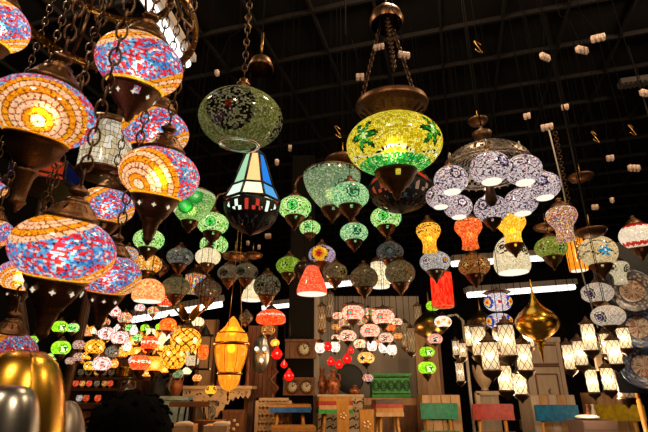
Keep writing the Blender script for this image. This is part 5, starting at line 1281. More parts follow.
# carved green chest
a, b2 = at(372, 397, 4.75), at(413, 397, 4.75); W = b2.x - a.x; H = px2m(24, 4.75)
t = thing('carved_chest', 'bright green carved wooden chest on the brown cupboard', 'chest', ((a.x + b2.x) / 2, CBY + .2, CBZ + .001))
b = MB().box((0, 0, .015), (W * .96, .3, .03)); part('plinth', b, 'paint_lgreen', t, False)
b = MB().box((0, 0, H * .48), (W * .94, .28, H * .8)); part('body', b, 'paint_lgreen', t, False)
b = MB().box((0, 0, H * .93), (W * 1.03, .33, H * .1)); part('lid', b, 'paint_lgreen', t, False)
b = MB()
for i in range(5):
    x = -W * .38 + W * .76 * i / 4
    for r in (.036, .022): b.tube([(x + r * math.cos(q), -.143, H * .48 + r * 1.4 * math.sin(q)) for q in [2 * PI * k / 14 for k in range(14)]], .006, 4, closed=True)
    b.ball((x, -.143, H * .48), .009, 6)
for z in (H * .16, H * .82): b.tube([(-W * .45, -.143, z), (W * .45, -.143, z)], .006, 4)
part('carving', b, 'paint_dgreen', t)
# black disc and copper vases on the sideboard
r = px2m(15, 4.6)
p = at(351, 381, 4.65)
b = MB().lathe([(.003, -.012), (r * .9, -.012), (r, -.006), (r, .008), (r * .9, .006), (.003, .006)], 36)
b.v = [(x, z, y) for x, y, z in b.v]
o = link('round_tray', b.mesh('round_tray', MT['darkpaint']), None, (p.x, SBY + .12, SBZ + r + .002)); tag(o, 'round black tray standing upright behind the red glass drops', 'tray')
def vase(px, py, w, h, d, m, label, base=None, name='vase', neck=.3, cat='vase', y=None):
    c = at(px, py, d); r = px2m(w, d) / 2; H = px2m(h, d); z = base if base is not None else c.z - H / 2
    z += .0015 if base is not None else 0
    t = thing(name, label, cat, (c.x, y if y is not None else c.y, z))
    part('body', MB().lathe([(.003, 0), (r * .5, 0), (r * .6, H * .04), (r * .9, H * .22), (r, H * .38), (r * .88, H * .55), (r * .5, H * .68), (r * neck, H * .74), (r * neck, H * .88)], 24), m, t)
    part('rim', MB().lathe([(r * neck, H * .87), (r * neck * 1.5, H * .95), (r * neck * 1.55, H), (r * neck * 1.2, H), (r * neck * .8, H * .9)], 20), m, t)
    for s in (-1, 1):
        if h > 16: part('handle', MB().tube([(s * r * neck, 0, H * .85), (s * r * .9, 0, H * .8), (s * r * .95, 0, H * .6), (s * r * .8, 0, H * .52)], r * .08, 6), m, t)
vase(322, 384, 13, 26, 4.5, 'copper', 'rough copper vase, left of two on the pale sideboard', SBZ, y=SBY + .04)
vase(334, 385, 15, 24, 4.45, 'copper', 'rough copper vase, right of two on the pale sideboard', SBZ, y=SBY - .12)
vase(357, 391, 12, 9, 4.4, 'copper', 'squat copper pot before the black tray', SBZ, y=SBY - .06, name='pot', cat='pot')

# dark column and clocks
a = at(300, 270, 4.9)
b = MB().box((0, 0, (CEIL + .03) / 2), (px2m(25, 4.9), .3, CEIL + .03)); o = part('column', b, 'wall', None, False, loc=(at(301, 340, 4.9).x, a.y + .35, 0)); o['kind'] = 'structure'; o.name = 'trim_2'
colx, coly = at(301, 340, 4.9).x, a.y + .35
hcol = at(314, 278, 4.9).z; b = MB().box((0, 0, hcol / 2), (.05, .1, hcol)); o = part('column', b, 'greywall', None, False, loc=(at(314, 340, 4.9).x + .03, coly, 0)); o['kind'] = 'structure'; o.name = 'trim_3'
def clock_case(px, py, w, h, d, faces, label, rod):
    c = at(px, py, d); W, H = px2m(w, d), px2m(h, d); c.y = coly - .24
    t = thing('clock_case', label, 'clock', c)
    part('case', MB().box((0, 0, 0), (W, .12, H)).box((0, -.01, H / 2), (W * 1.04, .14, .02)), 'wood', t, False)
    for fx_ in faces:
        x = fx_ * W; r = H * .36
        f = MB().lathe([(.002, .004), (r, .004), (r, -.008), (.002, -.008)], 24); f.v = [(x + q[0], -.066 - q[2], q[1]) for q in f.v]
        fo = part('dial', f, 'clockface', t)
        rr_ = MB().tube([(x + r * math.cos(q), -.075, r * math.sin(q)) for q in [2 * PI * k / 20 for k in range(20)]], .008, 5, closed=True); part('bezel', rr_, 'bronze', fo)
        hd = MB().tube([(x, -.079, 0), (x + r * .45, -.079, r * .4)], .004, 4).tube([(x, -.079, 0), (x - r * .1, -.079, r * .7)], .003, 4); part('hands', hd, 'black', fo)
        tk = MB()
        for k in range(12):
            q = 2 * PI * k / 12; tk.box((x + r * .8 * math.cos(q), -.077, r * .8 * math.sin(q)), (.008, .004, .008))
        part('hour_marks', tk, 'black', fo)
    part('bracket', MB().box((0, .075, 0), (W * .5, .028, H * .3)), 'black', t, False)
clock_case(301, 350, 30, 17, 4.75, [.12], 'wooden clock case with one dial fixed on the dark column', 0)
clock_case(300, 387, 30, 15, 4.75, [-.2, .24], 'wooden clock case with two pale dials, low on the dark column', 0)

# reddish slatted panel with wall lamp
d = 4.7; p0, p1 = at(244, 322, d), at(275, 322, d); zb = at(260, 384, d).z; W = p1.x - p0.x
t = thing('slatted_panel', 'reddish brown slatted wooden panel behind the oval mirrored lamp', 'panel', ((p0.x + p1.x) / 2, p0.y + .3, 0))
for i in range(7): part('slat', MB().box((-W / 2 + W * (i + .5) / 7, 0, p0.z / 2 + .35), (W / 7.6, .03, p0.z - .7)), 'redwood', t, False)
part('back_board', MB().box((0, .03, p0.z / 2), (W * 1.02, .02, p0.z)), 'darkwood', t, False)
part('foot', MB().box((0, .1, .03), (W * 1.1, .4, .06)), 'darkwood', t, False)
c = at(261, 354, 4.4)
t = thing('oval_mirror_lamp', 'oval mirrored panel lamp with three yellow bulbs on the slatted panel', 'lamp', c)
b = MB().lathe([(.003, -.01), (.085, -.01), (.09, 0), (.085, .01), (.003, .01)], 28); b.v = [(x * .95, z, y * 1.95) for x, y, z in b.v]; part('mirror_plate', b, 'silver', t)
for x, z in ((-.04, .045), (.035, .045), (.012, -.06)):
    part('bulb', MB().ball((x, -.035, z), .022, 10), 'disc', t)
    part('glass_petal', MB().lathe([(.01, -.03), (.035, 0), (.03, .03)], 10).__class__().ball((x, -.02, z - .03), .016, 8), 'gold', t)
part('hook_rod', MB().tube([(0, .01, .1), (0, .34, .14)], .006, 6), 'brass', t)
hanger(t, .17, c.z + .17, None)
# upright ornate bracket
c = at(272, 383, 4.5)
t = thing('carved_bracket', 'slim reddish carved scroll stand below the red glass drops', 'ornament', (c.x, c.y + .08, 0))
H = at(272, 366, 4.5).z
part('base', MB().lathe([(.003, 0), (.1, 0), (.09, .03), (.03, .06), (.02, H - .25)], 16), 'redwood', t)
part('scroll', MB().tube([(-.0, 0, H - .27), (.05, 0, H - .2), (-.03, 0, H - .12), (.04, 0, H - .05), (-.02, 0, H)], .018, 8), 'redwood', t)

# carved bracket shelf with scalloped underside
d = 4.2; p0, p1 = at(184, 386, d), at(251, 385, d); W = p1.x - p0.x; D_ = .26
t = thing('bracket_shelf', 'cream carved console with a scalloped arch under the tiered amber fixture', 'shelf', ((p0.x + p1.x) / 2, p0.y, 0))
part('top_board', MB().box((0, .12, p0.z - .012), (W * 1.05, .34, .026)), 'ivory', t, False)
b = MB(); n = 28; up = []; low = []
H = px2m(34, d)
for i in range(n + 1):
    f = i / n; x = -W / 2 + W * f; q = abs(f - .62) / .62 if f < .62 else abs(f - .62) / .38
    arch = -.055 - (H - .1) * max(0, (.55 - q) if f > 1 else 0)
    depth_ = .06 + (.2 if f < .62 else .1) * 0
    s = .5 - .5 * math.cos(f * 2 * PI)          # hangs lowest at the middle bracket
    dep = .05 + .19 * math.exp(-((f - .45) / .2) ** 2) + .03 * (i % 2)
    up.append((x, p0.z - .025)); low.append((x, p0.z - .025 - dep))
for i in range(n):
    b.prism([up[i], low[i], low[i + 1], up[i + 1]], -.02, .015)
part('scalloped_apron', b, 'ivory', t, False)
b = MB()
for i in range(26):
    x = RND.uniform(-W * .46, W * .46); z = p0.z - .045 - RND.uniform(0, .03) - (.1 * RND.random() if abs(x / W - (-.05)) < .16 else 0)
    b.box((x, -.022, z), (.014, .006, .007), Matrix.Rotation(RND.uniform(0, 3), 3, 'Y'))
part('carved_holes', b, 'darkwood', t, False)
for s in (-1, 1): part('leg', MB().box((s * W * .47, .2, (p0.z - .03) / 2), (.05, .05, p0.z - .03)), 'darkwood', t, False)
part('leg', MB().box((-.03 * W, .2, (p0.z - .03) / 2), (.05, .05, p0.z - .03)), 'darkwood', t, False)
SHZ = p0.z
# brown wooden frame behind the fixture
d = 4.9
t = thing('upright_frame', 'tall pale wooden board behind the tiered amber fixture', 'board', (at(207, 380, d).x, at(207, 360, d).y, 0)); ztop = at(207, 318, d).z
part('board', MB().box((0, 0, ztop / 2), (px2m(16, d), .05, ztop)), 'palewood', t, False)
part('moulding', MB().box((-px2m(8, d), -.02, ztop / 2), (.03, .07, ztop)).box((px2m(8, d), -.02, ztop / 2), (.03, .07, ztop)), 'wood', t, False)
for i in range(4):
    p = at(219 + i * 9.5, 378, 4.35)
    b = MB().lathe([(.025, 0), (.02, .05), (.012, .12), (.022, .2), (.012, .28), (.02, .34), (.003, .36)], 12)
    o = link('turned_spindle', b.mesh('turned_spindle', MT['redwood']), None, (p.x, p.y, SHZ + .002)); tag(o, ['leftmost', 'second', 'third', 'rightmost'][i] + ' of four turned brown spindles on the carved console', 'spindle', 'spindles on the carved console')

# blue board, dark table, brown jars
d = 3.85; c = at(172, 402, d); zt = at(172, 398, d).z
t = thing('blue_counter', 'faded blue wooden board front at lower left behind the dark stand', 'counter', (c.x, c.y, 0))
part('top', MB().box((0, 0, zt), (px2m(36, d), .16, .03)), 'paint_paleblue', t, False)
part('front', MB().box((0, -.01, zt / 2 - .001), (px2m(32, d), .11, zt - .03)), 'paint_paleblue', t, False)
BZ = zt + .0165
vase(180, 386, 12, 23, 3.98, 'redwood', 'tall brown wooden jar on the faded blue board', BZ, name='wooden_jar', neck=.75, cat='jar', y=c.y)
d = 3.55; c = at(195, 404, d)
t = thing('folding_table', 'small dark topped table on thin crossed legs at lower left', 'table', (c.x, c.y, 0))
W = px2m(42, d); part('top', MB().box((0, 0, c.z), (W, .24, .035)), 'darkwood', t, False)
for s in (-1, 1):
    for y in (-.09, .09): part('leg', MB().tube([(s * W * .28, y, c.z - .02), (s * W * .5, y, 0)], .008, 6), 'black', t)
part('stretcher', MB().tube([(-W * .38, .09, c.z * .55), (W * .38, .09, c.z * .55)], .006, 6), 'black', t)
d = 3.35; c = at(212, 408, d)
vase(212, 410, 8, 18, 3.35, 'glass', 'small clear green glass vase in front of the carved console', name='glass_vase', neck=.8)
for o in [x for x in COL.objects if x.name.startswith('glass_vase')]: gvx, gvy, gvz = o.location
t = thing('small_table', 'low table under the green glass vase with a cloth wrapped parcel', 'table', (gvx, gvy, 0)); part('top', MB().box((0, 0, gvz - .0145), (.2, .15, .026)), 'wood', t, False)
for x, y in ((-1, -1), (1, -1), (1, 1), (-1, 1)): part('leg', MB().box((x * .085, y * .06, (gvz - .028) / 2), (.02, .02, gvz - .028)), 'wood', t, False)
for px, py, w, txt in ((180, 428, 30, 'cloth covered parcel at the bottom edge, left'), (217, 428, 22, 'cloth covered parcel at the bottom edge, right of another'), ):
    c = at(px, py, 3.0)
    b = MB().box((0, 0, .04), (px2m(w, 3.0), .2, .08)); 
    t = thing('parcel', txt, 'parcel', (c.x, c.y, c.z - .06), .1); part('wrap', b, 'palewood', t, False); part('cloth', MB().ball((.03, -.02, .085), .06, 10, .3), 'cloth', t)
t = thing('front_bench', 'dark bench under the parcels at the bottom edge', 'bench', (at(195, 430, 3.0).x, at(195, 430, 3.0).y, 0)); zz = at(195, 428, 3.0).z - .065
part('top', MB().box((0, 0, zz - .02), (.75, .34, .04)), 'darkwood', t, False)
for s in (-1, 1): part('leg', MB().box((s * .34, 0, (zz - .04) / 2), (.05, .28, zz - .04)), 'darkwood', t, False)

# left shelf stand with cups, pots and bottles
d = 4.1; p0, p1 = at(58, 402, d), at(140, 402, d); W = p1.x - p0.x; cx = (p0.x + p1.x) / 2; y0 = p0.y + .1
zs = [at(95, 403, d).z, at(95, 388, d).z, at(95, 376, d).z]
t = thing('tiered_shelf', 'dark tiered wooden shelf with rows of little cup lamps at left', 'shelf', (cx, y0, 0))
part('shelf_board', MB().box((0, -.1, zs[0] - .02), (W, .5, .04)), 'darkwood', t, False)
part('shelf_board', MB().box((-.05, .1, zs[1] - .012), (W * .86, .2, .024)), 'darkwood', t, False)
part('shelf_board', MB().box((-.08, .24, zs[2] - .012), (W * .8, .18, .024)), 'darkwood', t, False)
part('front_board', MB().box((0, -.12, zs[0] / 2 - .02), (W * .9, .36, zs[0] - .04)), 'wood', t, False)
for s in (-1, 1): part('side_board', MB().box((s * W * .47 - .05, .2, zs[2] / 2 - .02), (.03, .3, zs[2] - .03)), 'darkwood', t, False)
def cup_lamp(px, z, y, w, d, pat, label, glow, group):
    x = (px - 324) / F * d; r = px2m(w, d) / 2
    t = thing('cup_lamp', label, 'candle lamp', (x, y, z + .001), 0, group)
    part('foot', MB().lathe([(.003, 0), (r * .7, 0), (r * .6, r * .2), (r * .25, r * .4), (r * .3, r * .7)], 14), 'bronze', t)
    s = link('glass_cup', cached(('cupg', pat), lambda: tiles('tulip', .95, 16, 8, P[pat], 3)), t, (0, 0, r * 1.55), sc=r); s['glow'] = glow
NTH = ['leftmost', 'second', 'third', 'fourth', 'fifth', 'rightmost']
for i, (px, pat, g) in enumerate([(66, 'smallred', .55), (73, 'smallamb', .6), (80, 'smallred', .6), (88, 'smallgrey', .4), (96, 'smallamb', .4), (102, 'smallred', .5)]):
    cup_lamp(px, zs[1], y0 + .1, 5.6, 4.18, pat, NTH[i] + ' cup lamp in the glowing lower row on the tiered shelf', g, 'cup lamps in the lower row')
for i, (px, pat, g) in enumerate([(69, 'smallgrey', .2), (77, 'smallgrey', .25), (86, 'smallamb', .5), (93, 'smallgrey', .25), (101, 'smallgrey', .2)]):
    cup_lamp(px, zs[2], y0 + .24, 6.2, 4.3, pat, ['leftmost', 'second', 'middle', 'fourth', 'rightmost'][i] + ' cup lamp in the dull upper row on the tiered shelf', g, 'cup lamps in the upper row')
for px, pat, g, txt in ((73, 'clear', .35, 'clear goblet on the front board of the tiered shelf'), (80, 'smallred', .4, 'reddish goblet beside the clear one on the tiered shelf'), (92, 'smallred', .55, 'orange goblet alone on the front board of the tiered shelf')):
    cup_lamp(px, zs[0], y0 - .22, 6.2, 3.9, pat, txt, g, 'goblets on the front board')
vase(123, 389, 16, 25, 3.95, 'steel', 'round grey metal jug with a short neck at lower left', zs[0], name='metal_jug', cat='jug', y=y0 - .2)
X_ = at(145, 390, 3.9)
t = thing('side_table', 'dark low table that carries the bottle and grey metal vases', 'table', (at(156, 400, 3.9).x, y0 - .08, 0))
zs3 = at(155, 404, 3.9).z
part('top', MB().box((0, 0, zs3 - .02), (px2m(34, 3.9), .36, .04)), 'darkwood', t, False)
for x, y in ((-1, -1), (1, -1), (1, 1), (-1, 1)): part('leg', MB().box((x * .11, y * .15, (zs3 - .04) / 2), (.03, .03, zs3 - .04)), 'darkwood', t, False)
vase(155, 386, 13, 30, 3.9, 'steel', 'tall grey metal vase behind the black bottle', zs3, name='metal_vase', y=y0 + .05)
vase(164, 391, 12, 22, 3.9, 'steel', 'shorter grey metal vase right of the tall one', zs3, name='metal_vase', y=y0 - .06)
c = at(144, 385, 3.75); H = px2m(34, 3.75)
t = thing('bottle', 'square black bottle in front of the grey metal vases', 'bottle', (c.x, y0 - .18, zs3 + .0015))
part('body', MB().lathe([(.003, 0), (.06, 0), (.065, .01), (.065, H * .62), (.05, H * .7), (.026, H * .76), (.024, H * .9)], 24), 'darkpaint', t)
part('cap', MB().lathe([(.028, H * .88), (.03, H * .9), (.03, H), (.003, H)], 16), 'black', t)
c = at(114, 381, 4.3); r = px2m(17, 4.3) / 2
t = thing('brass_basin', 'yellow brass basin behind the round grey jug', 'basin', (c.x, y0 + .26, zs[2] + .0015))
part('bowl', MB().lathe([(.003, 0), (r * .95, 0), (r, .01), (r * .92, .09), (r * .98, .1), (r * .85, .09), (r * .88, .02), (.003, .015)], 28), 'gold', t)
o = part('shelf_side', MB().box((0, 0, 0), (.2, .17, .024)), 'darkwood', bpy.data.objects['tiered_shelf'], False, loc=(c.x - cx, .265, zs[2] - .012))
c = at(128, 372, 4.7)
t = thing('framed_board', 'dark board with two framed round dials behind the brass basin', 'frame', (c.x, c.y + .2, 0)); zc = c.z
part('board', MB().box((0, 0, zc / 2 + .07), (.34, .03, zc + .14)), 'wood', t, False)
for s in (-1, 1):
    b = MB().tube([(s * .07 + .04 * math.cos(q), -.02, zc + .04 * math.sin(q)) for q in [2 * PI * k / 16 for k in range(16)]], .008, 5, closed=True); part('ring', b, 'brass', t)
# hanging cord string of green lamps + slanting dark posts at left
for px0, py0, px1, py1, d, txt in ((20, 300, 34, 400, 3.6, 'dark slanting post at far left beside the brass dome'), (83, 320, 64, 400, 3.5, 'dark slanting post left of the small amber cluster')):
    a, b2 = at(px0, py0, d), at(px1, py1, d)
    b = MB().tube([b2 * 1.0 - Vector((0, 0, b2.z)), b2, a, (a.x, a.y, CEIL + .03)], .035, 8)
    o = link('post', b.mesh('post', MT['darkwood']), None); tag(o, txt, 'post')

# right side furniture: grey cabinet, leaf bowl, frames
d = 4.9; x0, x1 = at(531, 370, d), at(566, 370, d); zt = at(548, 340, d).z; W = x1.x - x0.x
t = thing('grey_cabinet', 'weathered grey wooden cabinet with a drawer and a panelled door', 'cabinet', ((x0.x + x1.x) / 2, x0.y + .25, 0), -.12)
part('body', MB().box((0, 0, zt / 2), (W, .42, zt)), 'greywood', t, False)
part('cornice', MB().box((0, 0, zt + .015), (W * 1.1, .48, .05)), 'greywood', t, False)
q = part('drawer', MB().box((0, -.215, zt - .14), (W * .8, .03, .18)), 'greywood', t, False); part('knob', MB().ball((0, -.24, zt - .14), .014, 8), 'silver', q)
q = part('door', MB().box((0, -.215, zt - .52), (W * .8, .03, .5)).box((0, -.232, zt - .52), (W * .56, .014, .34)), 'greywood', t, False)
part('handle', MB().tube([(.02, -.24, zt - .49), (-.01, -.26, zt - .51), (.015, -.24, zt - .535)], .006, 6), 'silver', q)
gv = MB()
for z, h_ in ((zt - .14, .2), (zt - .52, .52), (zt - .52, .36)):
    w_ = W * (.84 if h_ != .36 else .58); y_ = -.222 if h_ != .36 else -.233
    for sx in (-1, 1): gv.box((sx * w_ / 2, y_, z), (.012, .03, h_))
    for sz in (-1, 1): gv.box((0, y_, z + sz * h_ / 2), (w_, .03, .012))
part('moulding', gv, 'wood', t, False)
part('side_post', MB().box((-W * .46, -.22, zt / 2), (.04, .04, zt)).box((W * .46, -.22, zt / 2), (.04, .04, zt)), 'greywood', t, False)
part('skirting', MB().box((0, 0, zt - .86), (W * 1.16, .5, .1)), 'greywood', t, False)
d = 4.4; x0 = at(552, 410, d); zt = at(552, 395, d).z
t = thing('plank_crate', 'pale planked crate behind the blue chair', 'crate', (x0.x, x0.y + .1, 0))
for i in range(5): part('plank', MB().box(((i - 2) * .085, 0, zt / 2), (.08, .3, zt)), 'palewood' if i % 2 else 'greywood', t, False)
d = 4.5; x0 = at(619, 405, d); zt = at(619, 393, d).z
t = thing('plank_crate', 'pale wooden crate behind the yellow chair', 'crate', (x0.x, x0.y + .2, 0))
for i in range(4): part('plank', MB().box(((i - 1.5) * .09, 0, zt / 2), (.085, .3, zt)), 'palewood', t, False)
d = 4.35; x0 = at(440, 405, d); zt = at(440, 395, d).z
t = thing('plank_crate', 'brown wooden crate behind the dark green chair', 'crate', (x0.x, x0.y + .09, 0))
for i in range(4): part('plank', MB().box(((i - 1.5) * .09, 0, zt / 2), (.085, .3, zt)), 'palewood', t, False)
d = 5.2; x0 = at(433, 350, d); zt = at(433, 318, d).z
t = thing('tall_board', 'tall brown wooden board behind the lime green lamps', 'board', (x0.x, x0.y + .3, 0)); part('board', MB().box((0, 0, zt / 2), (px2m(26, d), .05, zt)), 'palewood', t, False)
part('batten', MB().box((px2m(12, d), -.035, zt / 2), (.03, .02, zt)), 'wood', t, False)
d = 4.7; p0, p1 = at(482, 393, d), at(531, 393, d); W = p1.x - p0.x
t = thing('white_frame_box', 'pale framed box on posts behind the red chair', 'frame', ((p0.x + p1.x) / 2, p0.y + .2, 0), .0)
part('rail', MB().box((0, 0, p0.z), (W, .05, .035)), 'ivory', t, False); part('rail', MB().box((0, 0, p0.z - .42), (W, .05, .035)), 'ivory', t, False)
for s in (-1, 1): part('post', MB().box((s * W * .48, 0, p0.z / 2), (.045, .05, p0.z)), 'ivory', t, False)
part('panel', MB().box((-W * .25, .02, p0.z - .2), (W * .45, .02, .4)), 'greywood', t, False)
c = at(490, 386, 4.75); r = px2m(20, 4.75) / 2
t = thing('leaf_bowl', 'pale pinkish leaf petalled bowl under the large front lattice lantern', 'bowl', (c.x, p0.y + .2, p0.z + .026))
for i in range(8):
    a = 2 * PI * i / 8; x, y = math.cos(a), math.sin(a); b = MB(); m = 7
    for q in range(m + 1):
        f = q / m; rr_ = r * (.15 + .85 * math.sin(f * PI * .55)); z = .26 * f; wd = r * .42 * math.sin(PI * min(1, f * .9 + .08)) + .002
        b.v += [(rr_ * x - wd * y, rr_ * y + wd * x, z), (rr_ * x * 1.06, rr_ * y * 1.06, z - .006), (rr_ * x + wd * y, rr_ * y - wd * x, z)]
    for q in range(m):
        for e in (0, 1): b.f.append((q * 3 + e, q * 3 + e + 1, q * 3 + 4 + e, q * 3 + 3 + e))
    part('petal', b, 'ivory', t)
part('base', MB().lathe([(.003, 0), (r * .4, 0), (r * .3, .02), (.003, .03)], 16), 'ivory', t)
b = MB().box((0, 0, .9), (px2m(12, 4.9) , .3, 0.02))
t = thing('metal_stand', 'thin pale metal stand beside the dark narrow lanterns', 'stand', (at(468, 370, 4.6).x, at(468, 370, 4.6).y, 0)); zt = at(468, 318, 4.6).z
part('pole', MB().tube([(0, 0, .02), (0, 0, zt)], .015, 8), 'greywall', t); part('base', MB().lathe([(.003, 0), (.095, 0), (.09, .02), (.003, .03)], 20), 'black', t)
part('curved_arm', MB().tube([(0, 0, zt), (-.06, 0, zt + .06), (-.14, 0, zt + .05), (-.2, 0, zt)], .012, 8), 'greywall', t)
# cream wedge panel amid right lanterns
c = at(597, 356, 3.3); 
t = thing('cream_wedge', 'tapering cream panel hanging among the lattice lanterns at right', 'panel', c - Vector((0, 0, px2m(14, 3.3))))
h = px2m(14, 3.3); part('panel', MB().prism([(-.022, 0), (.024, 0), (.024, 2 * h), (-.014, 2 * h)], -.012, .012), 'ivory', t, False); part('clip', MB().box((0, 0, 2 * h), (.03, .03, .02)), 'steel', t, False)
hanger(t, 2 * h, c.z + h, None)
# cardboard box with cloth
d = 3.3; c = at(601, 428, d); zt = at(601, 421, d).z
t = thing('cardboard_box', 'dark brown cardboard box at the bottom right', 'box', (c.x, c.y + .12, 0)); W = px2m(34, d)
part('body', MB().box((0, 0, zt / 2), (W, .24, zt)), 'card', t, False)
part('flap', MB().box((0, -.12, zt - .03), (W * .98, .006, .06)), 'card', t, False)
o = link('white_cloth', MB().ball((0, 0, 0), .085, 14, .2).mesh('white_cloth', MT['cloth']), None, (c.x - .02, c.y + .12, zt + .02)); tag(o, 'crumpled white cloth lying on the cardboard box', 'cloth')
c = at(588, 412, 3.9)
vase(588, 412, 5, 14, 4.06, 'copper', 'orange bottle between the blue and yellow chairs', name='orange_bottle', neck=.4, cat='bottle')
vase(593.5, 412, 5, 14, 4.06, 'cloth', 'white bottle beside the orange one between the chairs', name='white_bottle', neck=.4, cat='bottle')
for o in [x for x in COL.objects if x.name.startswith('orange_bottle')]: bx, by, bz = o.location
t = thing('stool_stand', 'narrow dark stand under the two bottles', 'stand', (bx + .024, by, 0)); part('top', MB().box((0, 0, bz - .0145), (.1, .2, .024)), 'darkwood', t, False); part('pillar', MB().box((0, 0, (bz - .0265) / 2), (.07, .1, bz - .0265)), 'darkwood', t, False)
# slim ladder beam by the plates
a, b2 = at(626, 352, 3.25), at(638, 398, 3.25)
b = MB().tube([a, b2], .018, 6).tube([(b2.x, b2.y, b2.z), (b2.x + .02, b2.y, 0)], .018, 6); o = link('wooden_pole', b.mesh('wooden_pole', MT['goldwood']), None); tag(o, 'slim brown pole slanting beside the lowest plate', 'pole')

# taupe wall section behind the middle
t = None
a, b2 = at(312, 300, 6.2), at(424, 300, 6.2)
o = struct('wall_partition', MB().box(((a.x + b2.x) / 2, a.y + .4, 1.15), (b2.x - a.x, .1, 2.3)), 'greywall')

# ------------------------------------------------------------------ foreground: brass helmet shaped domes and a person
def dome(px, py, w, d, m, label, ribs=0, tilt=0.0, sq=1.05):
    c = at(px, py, d); r = px2m(w, d) / 2
    t = thing('metal_dome', label, 'dome', c)
    t.rotation_euler = (0, tilt, 0)
    part('shell', MB().lathe([(r * 1.06, -r * .06), (r * 1.06, 0), (r, .03 * r)] + [(r * math.cos(q), r * sq * math.sin(q)) for q in [PI / 2 * k / 14 for k in range(1, 14)]] + [(.001, r * sq)], 48), m, t)
    for i in range(ribs):
        a = 2 * PI * i / ribs + .35
        part('rib', MB().tube([(r * 1.01 * math.cos(q) * math.cos(a), r * 1.01 * math.cos(q) * math.sin(a), r * sq * 1.01 * math.sin(q)) for q in [PI / 2 * k / 12 for k in range(12)]], r * .05, 6), m, t)
    return t
CT = .86
def big_dome(px, top, edge, d, m, label, ribs, p=1.0):
    c = at(px, 440, d); r = (edge - px) * d / F; H = at(px, top, d).z - CT
    t = thing('metal_dome', label, 'dome', (c.x, c.y, CT + .001))
    f = lambda q: (r * math.cos(q) ** p, H * math.sin(q))
    part('shell', MB().lathe([(r * 1.04, 0), (r * 1.04, .008), (r, .01)] + [f(PI / 2 * k / 18) for k in range(1, 18)] + [(.001, H)], 48), m, t)
    for i in range(ribs):
        a = 2 * PI * i / ribs + .5
        part('rib', MB().tube([(f(q)[0] * math.cos(a), f(q)[0] * math.sin(a), f(q)[1]) for q in [PI / 2 * k / 12 for k in range(13)]], r * .022, 6), m, t)
big_dome(6, 349, 62, .66, 'gold', 'polished brass dome with raised ribs in the lower left corner', 5, .6)
big_dome(-2, 386, 40, .48, 'silver', 'grey silver dome in front of the brass one in the lower left corner', 0, .45)
big_dome(62, 402, 88, .86, 'steel', 'small dull metal dome right of the brass one at the bottom left', 6, .9)
c0 = at(40, 452, .62)
t = thing('dome_counter', 'counter under the metal domes in the lower left corner', 'counter', (-.42, .74, 0)); 
part('top', MB().box((0, 0, CT - .015), (.5, .62, .03)), 'darkwood', t, False); part('body', MB().box((0, 0, (CT - .03) / 2), (.44, .56, CT - .03)), 'darkwood', t, False)

def skin_body(name, verts, edges, root, m, sub=2):
    me = bpy.data.meshes.new(name); me.from_pydata([v[:3] for v in verts], edges, []); me.update()
    o = bpy.data.objects.new(name, me); COL.objects.link(o)
    sk = o.modifiers.new('skin', 'SKIN')
    for i, v in enumerate(verts):
        rx = v[3]; ry = v[4] if len(v) > 4 else rx
        me.skin_vertices[0].data[i].radius = (rx, ry)
    me.skin_vertices[0].data[root].use_root = True
    sb = o.modifiers.new('sub', 'SUBSURF'); sb.levels = sb.render_levels = sub
    me.materials.append(MT[m]); return o
c = at(128, 455, 1.25)
hx, hy, hz = c.x, c.y, c.z
sc_ = 1.0
V = [(0, 0, -.55, .12, .1), (0, 0, -.36, .12, .095), (0, 0, -.2, .13, .095), (0, 0, -.135, .06), (0, .0, -.06, .075, .085), (0, .0, .04, .078, .092), (0, 0, .1, .05, .06),
     (-.14, 0, -.2, .045), (-.18, .02, -.42, .036), (-.14, .18, -.5, .026), (-.12, .24, -.5, .03), (.14, 0, -.2, .045), (.18, .02, -.42, .036), (.14, .18, -.5, .026), (.12, .24, -.5, .03),
     (-.08, 0, -.62, .075), (-.085, .03, -.7, .055), (-.085, 0, -.84, .035), (-.085, .08, -.86, .03), (.08, 0, -.62, .075), (.085, .03, -.7, .055), (.085, 0, -.84, .035), (.085, .08, -.86, .03)]
flo = hz - .96
V = [(v[0], v[1], v[2], *v[3:]) for v in V]
E = [(0, 1), (1, 2), (2, 3), (3, 4), (4, 5), (5, 6), (2, 7), (7, 8), (8, 9), (9, 10), (2, 11), (11, 12), (12, 13), (13, 14), (0, 15), (15, 16), (16, 17), (17, 18), (0, 19), (19, 20), (20, 21), (21, 22)]
per = skin_body('person', V, E, 0, 'jacket'); per.location = (hx, hy, .893); 
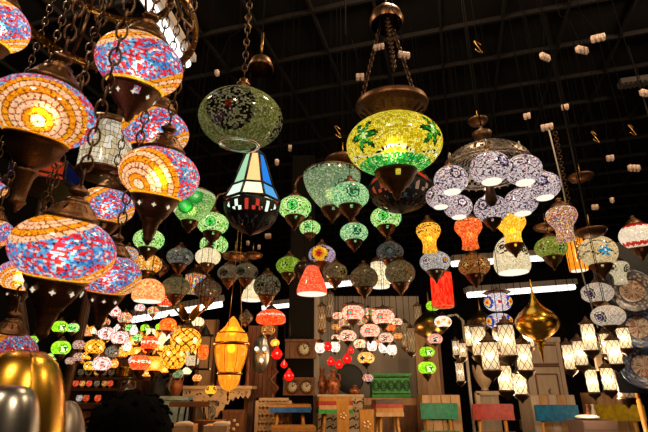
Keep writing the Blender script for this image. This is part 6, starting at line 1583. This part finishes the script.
tag(per, 'person with dark hair seen from behind at the lower left, almost black in silhouette', 'person')
hb = MB().ball((0, -.012, .045), .108, 28, 1.0); rn = random.Random(2)
hb.v = [(x * (1 + rn.uniform(-.05, .06)), y * 1.1 * (1 + rn.uniform(-.05, .06)), z * (1 + rn.uniform(-.05, .05))) for x, y, z in hb.v]
for i in range(260):
    a = rn.uniform(0, 2 * PI); e = rn.uniform(-.6, 1.5); v = Vector((math.cos(a) * math.cos(e), math.sin(a) * math.cos(e), math.sin(e)))
    p = v * .106 + Vector((0, -.012, .045)); tg = Vector((rn.uniform(-1, 1), rn.uniform(-1, 1), -.4)).normalized()
    hb.tube([p, p + v * .007 + tg * .008, p + v * .004 + tg * .02], .004, 4)
hr = part('hair', hb, 'hair', per)

# ------------------------------------------------------------------ free point lights added among the lamp clusters to fill the shop below
for px, py, d, wv, col in [(140, 372, 3.3, 3.0, '#ffbf70'), (230, 372, 3.4, 4.0, '#ffc070'), (360, 350, 3.6, 4.5, '#ffd8a8'), (505, 392, 3.3, 8, '#ffdcb0'), (600, 392, 3.2, 8, '#ffdcb0'), (290, 330, 3.4, 3.0, '#ffb070'), (430, 380, 3.6, 2.5, '#ffe0a0')]:
    bulb_or_fill_light(at(px, py, d), wv * 2, None, col, .05)
# unseen fill lights, added above and behind the camera to brighten the shop
def fill_lamp(x, y, z, wv, col):
    l = bpy.data.lights.new('fill_light', 'POINT'); l.energy = wv; l.color = lin(col); l.shadow_soft_size = .12
    o = bpy.data.objects.new('fill_light', l); COL.objects.link(o); o.location = (x, y, z)
fill_lamp(-.6, -.8, 3.0, 110, '#ffe0b8'); fill_lamp(1.6, -.6, 3.0, 130, '#ffe0b8')
for x in (-1.7, .5, 2.4): fill_lamp(x, 1.85, 3.5, 75, '#ffdcb0')
S.cycles.max_bounces = 6; S.cycles.transmission_bounces = 4; S.cycles.sample_clamp_indirect = 4; S.cycles.caustics_refractive = False; S.cycles.caustics_reflective = False
print('lamps', NL[0], 'objects', len(bpy.data.objects))
